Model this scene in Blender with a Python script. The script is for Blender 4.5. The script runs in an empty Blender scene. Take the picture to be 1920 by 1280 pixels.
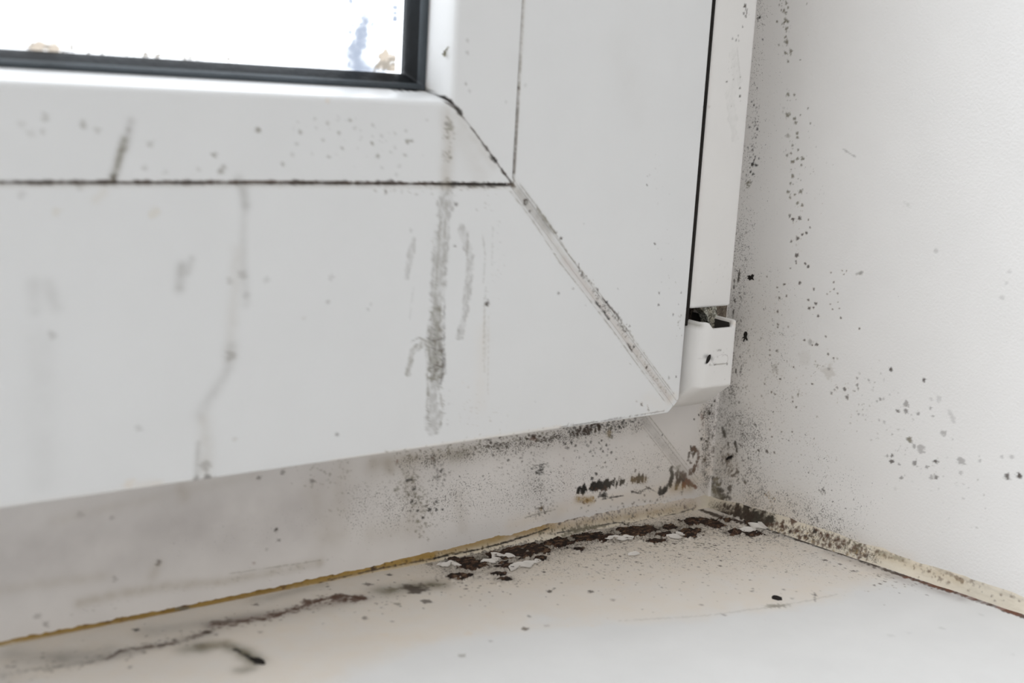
import bpy, math, random
import numpy as np
from mathutils import Matrix, Vector

# ---------------------------------------------------------------- camera
S = bpy.context.scene
C = bpy.context.collection
cam_d = bpy.data.cameras.new('camera')
cam = bpy.data.objects.new('camera', cam_d)
C.objects.link(cam)
CAM_POS = (-0.22947, -0.22886, 0.07862)
CAM_ROT = ((0.80212, 0.07058, -0.59297),
           (-0.59446, 0.18873, -0.78166),
           (0.05674, 0.97949, 0.19335))
m = Matrix(CAM_ROT).to_4x4()
m = m.to_quaternion().to_matrix().to_4x4()
m.translation = Vector(CAM_POS)
cam.matrix_world = m
cam_d.sensor_width = 36.0
cam_d.lens = 44.63
cam_d.clip_start = 0.01
cam_d.clip_end = 50
cam_d.dof.use_dof = True
cam_d.dof.focus_distance = 0.332
cam_d.dof.aperture_fstop = 15.0
S.camera = cam

# ---------------------------------------------------------------- daylight: overcast sky outside (+Y), bright room behind the camera (-Y)
W = bpy.data.worlds.new('daylight')
S.world = W
W.use_nodes = True
nt = W.node_tree
nt.nodes.clear()
wo = nt.nodes.new('ShaderNodeOutputWorld')
bg = nt.nodes.new('ShaderNodeBackground')
tc = nt.nodes.new('ShaderNodeTexCoord')
sx = nt.nodes.new('ShaderNodeSeparateXYZ')
nt.links.new(tc.outputs['Generated'], sx.inputs[0])
def wmath(op, a, b=None):
    n = nt.nodes.new('ShaderNodeMath'); n.operation = op
    for i, v in enumerate((a, b)):
        if v is None: continue
        if isinstance(v, (int, float)): n.inputs[i].default_value = v
        else: nt.links.new(v, n.inputs[i])
    return n.outputs[0]
def wramp(sock, stops):
    n = nt.nodes.new('ShaderNodeValToRGB'); nt.links.new(sock, n.inputs[0])
    cr = n.color_ramp
    cr.elements[0].position, cr.elements[0].color = stops[0][0], (*stops[0][1], 1)
    cr.elements[1].position, cr.elements[1].color = stops[-1][0], (*stops[-1][1], 1)
    for p, c in stops[1:-1]:
        e = cr.elements.new(p); e.color = (*c, 1)
    return n.outputs[0]
h01 = wmath('MULTIPLY_ADD', sx.outputs[2], 0.5); nt.nodes[-1].inputs[2].default_value = 0.5
room = wramp(h01, ((0.0, (.50, .49, .475)), (.5, (.46, .46, .46)), (1.0, (.47, .475, .48))))
sky = wramp(h01, ((0.0, (1.9, 1.96, 2.05)), (.5, (2.7, 2.8, 2.95)), (1.0, (4.4, 4.58, 4.85))))
side = wmath('GREATER_THAN', sx.outputs[1], 0.0)
mx = nt.nodes.new('ShaderNodeMix'); mx.data_type = 'RGBA'
nt.links.new(side, mx.inputs[0]); nt.links.new(room, mx.inputs[6]); nt.links.new(sky, mx.inputs[7])
nt.links.new(mx.outputs[2], bg.inputs['Color'])
bg.inputs['Strength'].default_value = 1.0
nt.links.new(bg.outputs[0], wo.inputs[0])
# unseen area light added behind the camera to fill the corner and wall
ld = bpy.data.lights.new('room_fill_light', 'AREA')
ld.shape = 'RECTANGLE'; ld.size = 1.2; ld.size_y = 1.3; ld.energy = 9.2; ld.color = (1.0, 0.98, 0.96)
lo = bpy.data.objects.new('room_fill_light', ld); C.objects.link(lo)
lo.location = (-1.25, -1.7, 1.0)
lo.rotation_euler = (Vector((0, 0, 0)) - lo.location).to_track_quat('-Z', 'Y').to_euler()

S.view_settings.view_transform = 'Standard'
S.view_settings.look = 'None'
S.view_settings.gamma = 1.0
S.view_settings.use_curve_mapping = False
S.view_settings.exposure = 0.0
S.cycles.max_bounces = 10
S.cycles.diffuse_bounces = 6
S.cycles.transparent_max_bounces = 12

# ---------------------------------------------------------------- stain marks and one haze of painted shade: all coordinates in millimetres on the surface they colour
COL = {'k': (.018, .016, .014), 'd': (.05, .032, .022), 'b': (.09, .042, .024), 'r': (.17, .055, .025), 'g': (.235, .22, .195),
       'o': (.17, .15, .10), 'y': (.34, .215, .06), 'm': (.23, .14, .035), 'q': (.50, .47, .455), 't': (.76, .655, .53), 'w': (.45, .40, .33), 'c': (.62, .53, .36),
       's': (.50, .50, .47), 'u': (.46, .51, .60), 'p': (.62, .54, .50), 'n': (.80, .78, .74)}
ST_SASH = [
    ('st',3.524,0.42,'g',[(-75.88,57.54),(-76.19,48.3),(-76.85,40.14),(-77.24,31.9),(-77.14,24.74),(-77.03,17.51),(-76.99,11.42),(-76.45,4.0)]),
    ('st',2.56,0.22,'s',[(-77.3,48.32),(-77.28,37.81),(-77.19,28.33)]),
    ('st',3.528,0.6,'o',[(-77.25,29.53),(-77.07,23.54),(-76.4,16.24)]),
    ('st',1.86,0.5,'o',[(-79.59,23.72),(-83.07,21.6),(-83.8,16.89)]),
    ('ln',0.712,0.55,'d',[(-75.31,22.2),(-74.47,17.29),(-75.12,13.69)]),
    ('ln',0.473,0.35,'o',[(-78.94,16.46),(-78.26,11.55),(-78.49,7.91)]),
    ('ln',0.598,0.4,'o',[(-74.99,11.23),(-74.21,7.46),(-74.61,4.41)]),
    ('st',1.899,0.4,'g',[(-71.42,48.21),(-68.77,42.24),(-68.91,35.07),(-69.63,27.87),(-70.57,24.29)]),
    ('st',1.6,0.35,'g',[(-83.87,46.15),(-84.59,41.58),(-85.23,38.14)]),
    ('ln',0.357,0.3,'o',[(-65.74,46.92),(-64.7,42.11),(-64.9,36.09)]),
    ('ln',0.346,0.2,'g',[(-83.36,35.74),(-83.97,28.75)]),
    ('ln',0.365,0.2,'o',[(-63.46,27.48),(-63.25,15.09)]),
    ('sk',0.842,14,0.18,0.481,0.6,'d',[(-63.7,31.17)]),
    ('sk',2.115,14,0.117,0.352,0.35,'o',[(-66.42,57.55),(-61.5,49.23)]),
    ('sk',4.815,70,0.096,0.241,0.35,'o',[(-70.06,10.74),(-63.65,2.54),(-54.49,2.78)]),
    ('sk',1.428,40,0.095,0.262,0.4,'o',[(-74.55,13.64),(-73.28,3.64)]),
    ('sk',0.885,26,0.111,0.387,0.4,'o',[(-94.15,56.18),(-83.7,56.4),(-67.13,57.32)]),
    ('sk',2.391,30,0.096,0.215,0.3,'g',[(-62.0,45.64),(-61.1,32.26)]),
    ('hz',1.954,0.12,'t',[(-64.34,25.08),(-63.97,7.63)]),
    ('hz',0.944,0.14,'g',[(-122.84,57.46),(-123.24,48.12),(-122.75,39.68),(-122.21,34.33)]),
    ('hz',1.47,0.16,'w',[(-124.31,45.01),(-125.1,31.29),(-125.45,24.33)]),
    ('hz',1.262,0.2,'g',[(-125.25,25.93),(-125.86,21.66),(-129.16,16.55),(-131.79,13.04)]),
    ('hz',1.587,0.24,'w',[(-130.89,11.31),(-130.16,5.76),(-130.54,-0.26)]),
    ('hz',0.528,0.3,'g',[(-131.96,7.08),(-132.34,0.54)]),
    ('sp',-125.45,24.22,1.456,0.35,'g'),
    ('sp',-130.46,2.27,1.707,0.45,'g'),
    ('sp',-129.86,-0.69,1.468,0.6,'d'),
    ('sp',-132.33,-0.56,1.095,0.5,'d'),
    ('hz',0.934,0.3,'g',[(-124.2,59.0),(-122.55,53.84)]),
    ('hz',1.119,0.32,'g',[(-135.71,42.27),(-136.11,38.17)]),
    ('hz',0.713,0.2,'g',[(-133.59,43.73),(-134.43,41.19)]),
    ('sp',-123.1,40.23,1.325,0.3,'g'),
    ('sp',-122.24,35.93,1.09,0.22,'g'),
    ('sp',-125.89,39.18,0.958,0.25,'g'),
    ('hz',1.333,0.13,'g',[(-163.24,40.39),(-163.04,35.56)]),
    ('hz',1.249,0.18,'g',[(-160.64,39.79),(-159.28,35.84)]),
    ('sp',-160.01,30.7,1.219,0.3,'g'),
    ('sp',-144.03,11.41,1.055,0.22,'g'),
    ('hz',2.941,0.08,'g',[(-162.19,29.67),(-162.1,3.64)]),
    ('sp',-145.71,0.8,1.177,0.3,'t'),
    ('hz',0.727,0.22,'t',[(-146.64,0.4),(-139.77,-0.05)]),
    ('sp',-100.92,5.04,0.651,0.6,'d'),
    ('sp',-124.27,6.91,0.74,0.3,'w'),
    ('sp',-104.02,33.79,0.633,0.45,'g'),
    ('sp',-103.57,38.89,1.01,0.2,'g'),
    ('sp',-109.44,30.76,0.626,0.28,'w'),
    ('sp',-117.93,38.95,0.977,0.2,'g'),
    ('sp',-159.07,53.05,1.417,0.2,'c'),
    ('sp',-141.18,52.48,1.484,0.25,'c'),
    ('hz',0.87,0.15,'c',[(-151.92,55.01),(-150.45,56.45)]),
    ('sp',-164.81,56.0,1.071,0.2,'g'),
    ('sp',-73.29,53.72,0.534,0.75,'d'),
    ('sp',-73.04,44.61,0.403,0.7,'d'),
    ('sp',-91.19,56.18,0.513,0.5,'d'),
    ('sp',-84.64,48.23,0.654,0.2,'d'),
    ('sp',-94.44,31.69,0.518,0.25,'d'),
    ('sp',-93.84,32.8,0.518,0.2,'d'),
    ('sp',-70.93,25.52,0.41,0.3,'d'),
    ('ln',0.727,0.92,'d',[(-168.52,58.16),(-154.77,58.17),(-139.96,58.27),(-120.61,58.4),(-101.75,58.31),(-81.11,58.21),(-58.7,58.04)]),
    ('ln',0.418,0.7,'b',[(-168.52,58.12),(-146.02,58.2),(-118.34,58.41),(-86.45,58.19),(-58.7,58.04)]),
    ('ln',0.935,0.8,'k',[(-78.38,58.1),(-68.6,57.9),(-58.39,57.92)]),
    ('ln',0.847,0.7,'d',[(-163.14,58.14),(-159.84,58.15)]),
    ('ln',0.871,0.7,'d',[(-152.86,58.18),(-149.37,58.19)]),
    ('ln',0.907,0.7,'d',[(-136.86,58.23),(-133.08,58.25)]),
    ('ln',0.911,0.7,'d',[(-135.29,58.24),(-131.48,58.25)]),
    ('ln',0.964,0.7,'d',[(-111.98,58.32),(-107.71,58.34)]),
    ('ln',0.979,0.7,'d',[(-105.42,58.35),(-101.02,58.36)]),
    ('ln',1.005,0.7,'d',[(-94.24,58.39),(-89.6,58.41)]),
    ('hz',0.523,0.25,'w',[(-168.53,57.66),(-118.33,57.78),(-59.85,57.45)]),
    ('sk',0.459,40,0.115,0.344,0.8,'k',[(-77.03,58.34),(-59.15,58.04)]),
    ('sp',-91.21,56.62,0.384,0.7,'d'),
    ('ln',0.334,0.5,'o',[(-91.27,58.07),(-91.19,56.18)]),
    ('ln',0.407,0.55,'d',[(-39.82,-0.32),(-24.53,-0.15),(-12.0,0.01),(-5.52,0.16)]),
    ('hz',0.477,0.3,'t',[(-102.26,-0.79),(-78.06,-0.51),(-39.83,-0.18)]),
    ('sk',0.348,50,0.093,0.255,0.5,'o',[(-91.82,-0.48),(-63.47,-0.28),(-13.83,0.06)]),
    ('hz',0.633,0.12,'t',[(-169.71,-0.31),(-133.22,-0.76)]),
    ('hz',0.775,0.28,'g',[(-145.41,69.2),(-146.4,65.35)]),
    ('hz',0.775,0.55,'o',[(-146.7,65.91),(-147.79,62.25),(-148.78,58.87)]),
    ('sp',-147.1,64.37,1.114,0.5,'o'),
    ('sp',-145.91,67.75,0.668,0.4,'g'),
    ('sp',-148.78,59.06,1.002,0.85,'d'),
    ('ln',0.775,0.45,'o',[(-147.2,63.7),(-148.98,58.38)]),
    ('sp',-160.69,69.46,0.963,0.3,'o'),
    ('sp',-154.21,68.46,0.98,0.42,'o'),
    ('sp',-151.64,67.5,0.878,0.25,'o'),
    ('sp',-161.18,67.14,0.749,0.25,'o'),
    ('sp',-163.18,66.63,0.959,0.15,'o'),
    ('sp',-164.77,68.23,0.953,0.15,'o'),
    ('sp',-141.81,65.25,0.902,0.3,'o'),
    ('sp',-129.29,63.51,0.699,0.55,'o'),
    ('sp',-120.47,68.47,0.712,0.55,'o'),
    ('sp',-128.06,60.3,0.82,0.5,'o'),
    ('sp',-127.31,61.32,0.704,0.4,'o'),
    ('sp',-143.02,60.85,0.79,0.25,'o'),
    ('sp',-138.94,60.2,0.799,0.15,'o'),
    ('sp',-132.46,60.66,0.695,0.2,'o'),
    ('sp',-154.78,57.41,1.098,0.18,'o'),
    ('sp',-105.46,74.67,0.734,0.45,'t'),
    ('sp',-100.11,70.96,0.559,0.55,'o'),
    ('sp',-111.31,68.2,0.606,0.5,'o'),
    ('sp',-94.95,66.36,0.631,0.65,'o'),
    ('sp',-101.75,65.25,0.559,0.55,'o'),
    ('sp',-93.45,63.88,0.634,0.65,'o'),
    ('sp',-86.47,66.88,0.707,0.6,'o'),
    ('sp',-85.43,67.12,0.515,0.5,'o'),
    ('sp',-104.74,63.49,0.556,0.4,'o'),
    ('sp',-114.98,61.87,0.604,0.55,'o'),
    ('sp',-106.29,66.86,0.491,0.45,'o'),
    ('sp',-102.71,68.22,0.619,0.4,'o'),
    ('sp',-120.24,68.37,0.653,0.5,'o'),
    ('sp',-105.31,70.16,0.614,0.4,'o'),
    ('sp',-94.85,70.16,0.503,0.4,'o'),
    ('sp',-112.06,65.89,0.606,0.3,'o'),
    ('sp',-112.94,63.78,0.606,0.25,'o'),
    ('sp',-108.21,71.01,0.488,0.3,'o'),
    ('sp',-99.07,69.39,0.499,0.3,'o'),
    ('sp',-86.97,69.18,0.513,0.35,'o'),
    ('sp',-87.0,64.21,0.514,0.35,'o'),
    ('sp',-89.54,68.56,0.51,0.25,'o'),
    ('sp',-81.8,71.55,0.518,0.2,'o'),
    ('sk',5.259,40,0.158,0.421,0.3,'g',[(-111.71,70.06),(-86.74,64.21)]),
    ('hz',1.606,0.4,'w',[(-76.74,72.84),(-76.18,67.79),(-76.13,62.11),(-76.19,58.11)]),
    ('sk',1.366,50,0.137,0.387,0.55,'o',[(-76.4,71.72),(-76.2,63.25)]),
    ('sp',-75.63,70.28,1.05,0.5,'o'),
    ('sp',-76.9,70.92,0.654,0.5,'d'),
    ('hz',2.576,0.15,'w',[(-73.49,68.99),(-67.29,59.89)]),
    ('ln',1.1,1,'k',[(-78.2,78.2),(-75.6,75.6)]),
    ('ln',0.7,1,'k',[(-79,77.6),(-86,77.5)]),
    ('ln',0.6,0.9,'d',[(-76,76),(-74.3,74.3)]),
    ('ln',0.47,0.85,'d',[(-77.17,75.61),(-74.19,73.94),(-69.31,69.33),(-63.95,63.89),(-60.8,60.52),(-58.1,58.04)]),
    ('ln',0.916,0.95,'k',[(-74.64,74.48),(-73.18,73.19)]),
    ('ln',0.701,0.8,'d',[(-67.0,66.62),(-65.96,65.95)]),
    ('ln',0.943,0.9,'k',[(-64.69,64.23),(-63.17,63.2)]),
    ('ln',0.598,0.8,'d',[(-61.59,61.34),(-58.1,58.04)]),
    ('sp',-58.1,57.92,0.962,0.9,'d'),
    ('hz',1.06,0.18,'w',[(-74.13,72.93),(-63.84,62.25)]),
    ('ln',0.281,0.5,'o',[(-57.9,98.15),(-57.83,89.08),(-57.84,79.19)]),
    ('ln',0.403,0.75,'d',[(-57.84,79.19),(-57.81,70.57),(-57.86,58.76)]),
    ('sp',-57.86,79.42,0.407,0.8,'d'),
    ('hz',0.478,0.2,'w',[(-57.9,98.15),(-57.86,58.76)]),
    ('sp',-72.45,88.65,0.652,0.3,'g'),
    ('sp',-72.29,86.11,0.654,0.3,'g'),
    ('sp',-72.31,79.52,0.657,0.5,'g'),
    ('sp',-71.25,78.11,0.527,0.25,'g'),
    ('sp',-61.44,76.26,0.539,0.2,'g'),
    ('sp',-56.27,79.96,0.544,0.2,'g'),
    ('hz',0.903,0.5,'w',[(-79.57,79.94),(-78.13,78.35)]),
    ('sp',-78.95,78.54,0.518,0.7,'d'),
    ('sp',-17.53,58.15,0.447,0.75,'d'),
    ('sp',-13.33,43.58,0.516,0.75,'d'),
    ('sp',-10.55,31.15,0.461,0.6,'d'),
    ('sp',-10.41,28.16,0.462,0.7,'d'),
    ('sp',-5.13,25.4,0.467,0.6,'d'),
    ('sp',-2.94,30.78,0.374,0.7,'d'),
    ('sp',-3.55,27.93,0.312,0.6,'d'),
    ('sp',-17.57,60.22,0.298,0.3,'d'),
    ('sp',-10.74,39.64,0.305,0.25,'d'),
    ('sp',-36.61,48.84,0.289,0.2,'d'),
    ('sp',-24.38,32.88,0.359,0.35,'d'),
    ('sp',-21.91,18.22,0.303,0.3,'d'),
    ('sp',-4.78,8.83,0.472,0.4,'d'),
    ('sp',-2.15,8.88,0.411,0.7,'d'),
    ('sp',-43.01,32.6,0.519,0.7,'d'),
    ('sp',-38.55,33.54,0.349,0.5,'d'),
    ('sp',-34.39,29.33,0.294,0.4,'d'),
    ('sp',-31.75,33.35,0.295,0.4,'d'),
    ('sp',-13.56,2.68,0.621,0.8,'d'),
    ('sp',-11.19,1.04,0.375,0.6,'d'),
    ('sp',-15.29,3.7,0.31,0.5,'d'),
    ('sk',3.892,26,0.078,0.208,0.4,'o',[(-15.17,64.1),(-5.95,29.43)]),
    ('sk',0.816,16,0.109,0.272,0.5,'o',[(-2.48,25.11),(-2.82,18.19)]),
    ('hz',5.075,0.05,'w',[(-28.97,90.41),(-22.55,76.6)]),
    ('ln',0.809,0.8,'d',[(0.19,52.3),(0.76,50.68)]),
    ('sk',0.262,60,0.078,0.235,0.5,'d',[(-0.73,95.47),(-0.3,64.31),(-0.31,37.39),(-0.75,16.64)]),
    ('ln',0.271,0.6,'d',[(-10.79,0.72),(-11.49,2.19)]),
    ('hz',1.897,0.12,'t',[(-6.62,1.69),(-11.53,4.29)]),
    ('hz',1.152,0.32,'w',[(-57.46,57.33),(-50.24,50.28),(-41.57,40.51),(-32.64,32.09),(-23.25,23.0),(-13.33,12.77),(-4.01,3.54)]),
    ('hz',1.048,0.3,'p',[(-41.57,40.51),(-23.25,23.0),(-4.01,3.54)]),
    ('ln',0.306,0.5,'o',[(-58.74,56.52),(-51.57,49.47),(-42.95,39.71),(-34.07,31.29),(-24.74,22.2),(-14.88,11.98),(-5.61,2.75)]),
    ('ln',0.308,0.5,'o',[(-56.17,58.14),(-48.91,51.09),(-40.19,41.32),(-31.2,32.9),(-21.76,23.81),(-11.77,13.57),(-2.4,4.34)]),
    ('hz',1.094,0.35,'g',[(-56.04,56.37),(-51.92,52.13),(-46.93,47.77)]),
    ('sp',-54.37,54.2,1.111,0.9,'d'),
    ('sp',-52.83,52.01,0.558,0.7,'d'),
    ('sp',-54.05,54.08,0.486,0.9,'s'),
    ('ln',0.618,0.6,'o',[(-50.72,52.48),(-45.3,47.12)]),
    ('sp',-43.28,45.7,0.571,0.85,'d'),
    ('sp',-44.82,46.98,0.427,0.7,'d'),
    ('sk',1.01,90,0.114,0.379,0.7,'d',[(-37.36,38.72),(-27.17,27.89),(-20.54,22.16)]),
    ('ln',0.65,0.8,'k',[(-31.1,29.94),(-26.6,25.48)]),
    ('ln',0.524,0.7,'d',[(-29.13,30.62),(-22.57,24.96)]),
    ('sp',-27.69,29.75,0.595,0.9,'k'),
    ('sp',-27.97,27.27,0.596,0.8,'k'),
    ('sk',1.043,70,0.091,0.261,0.6,'o',[(-25.19,25.12),(-4.09,4.26)]),
    ('sp',-12.72,12.17,0.619,0.9,'d'),
    ('ln',0.796,0.85,'d',[(-20.04,18.89),(-18.43,17.01)]),
    ('sp',-17.63,17.9,0.458,0.9,'k'),
    ('sk',1.833,50,0.079,0.209,0.5,'o',[(-23.38,24.35),(-7.09,5.96)]),
    ('hz',1.101,0.2,'t',[(-2.13,3.64),(-3.71,2.52)]),
    ('ln',0.21,0.4009800096490486,'o',[(-77.54,41.27),(-77.62,34.55),(-77.69,27.77)]),
    ('ln',0.208,0.45936727052411497,'o',[(-75.9,54.58),(-75.94,50.44),(-75.98,46.28)]),
    ('ln',0.209,0.367565876880612,'o',[(-77.37,49.92),(-77.49,38.88),(-77.61,27.68)]),
    ('ln',0.211,0.287654106005881,'o',[(-75.19,43.1),(-75.27,34.45),(-75.35,25.7)]),
    ('ln',0.212,0.43531296405037256,'o',[(-76.09,32.04),(-76.17,24.11),(-76.25,16.09)]),
    ('ln',0.209,0.3977748957328294,'o',[(-75.72,54.62),(-75.81,45.28),(-75.91,35.82)]),
    ('ln',0.208,0.3681872721663667,'o',[(-77.14,55.54),(-77.25,45.49),(-77.36,35.3)]),
    ('ln',0.212,0.48027466689596865,'o',[(-75.76,31.71),(-75.85,22.39),(-75.94,12.96)]),
    ('ln',0.211,0.48389668042613027,'o',[(-77.01,34.0),(-77.09,26.67),(-77.17,19.26)]),
    ('ln',0.213,0.34309602777964054,'o',[(-69.88,46.16),(-69.7,38.57)]),
    ('ln',0.218,0.31669542399922945,'o',[(-64.16,28.62),(-63.77,17.95)]),
    ('ln',0.218,0.330840354169555,'o',[(-64.18,35.21),(-63.65,22.41)]),
    ('ln',0.216,0.27116384606253136,'o',[(-63.05,48.57),(-62.78,40.06)]),
    ('ln',0.22,0.33093919690244733,'o',[(-62.83,28.41),(-61.94,10.17)]),
    ('ln',0.218,0.34761440690388135,'o',[(-64.44,33.51),(-63.86,20.02)]),
    ('ln',0.214,0.3479612029843162,'o',[(-69.71,47.87),(-69.03,31.87)]),
    ('ln',0.306,0.5,'o',[(-79.08,27.26),(-79.47,21.32),(-78.66,16.44),(-78.56,9.14),(-77.45,4.11)]),
    ('ln',0.355,0.55,'d',[(-75.06,32.98),(-74.66,23.36),(-73.83,16.01)]),
    ('ln',0.349,0.5,'o',[(-83.19,23.98),(-81.31,24.79),(-79.32,23.7)]),
    ('ln',0.352,0.5,'d',[(-79.36,24.66),(-77.63,23.58),(-75.13,24.12)]),
    ('ln',0.355,0.5,'d',[(-77.88,17.58),(-76.5,18.19),(-74.75,17.31)]),
    ('sk',1.405,60,0.094,0.258,0.5,'d',[(-77.47,28.35),(-76.4,16.24)]),
    ('sk',1.497,70,0.081,0.184,0.3,'o',[(-76.79,54.09),(-77.03,33.08)]),
]
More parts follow.
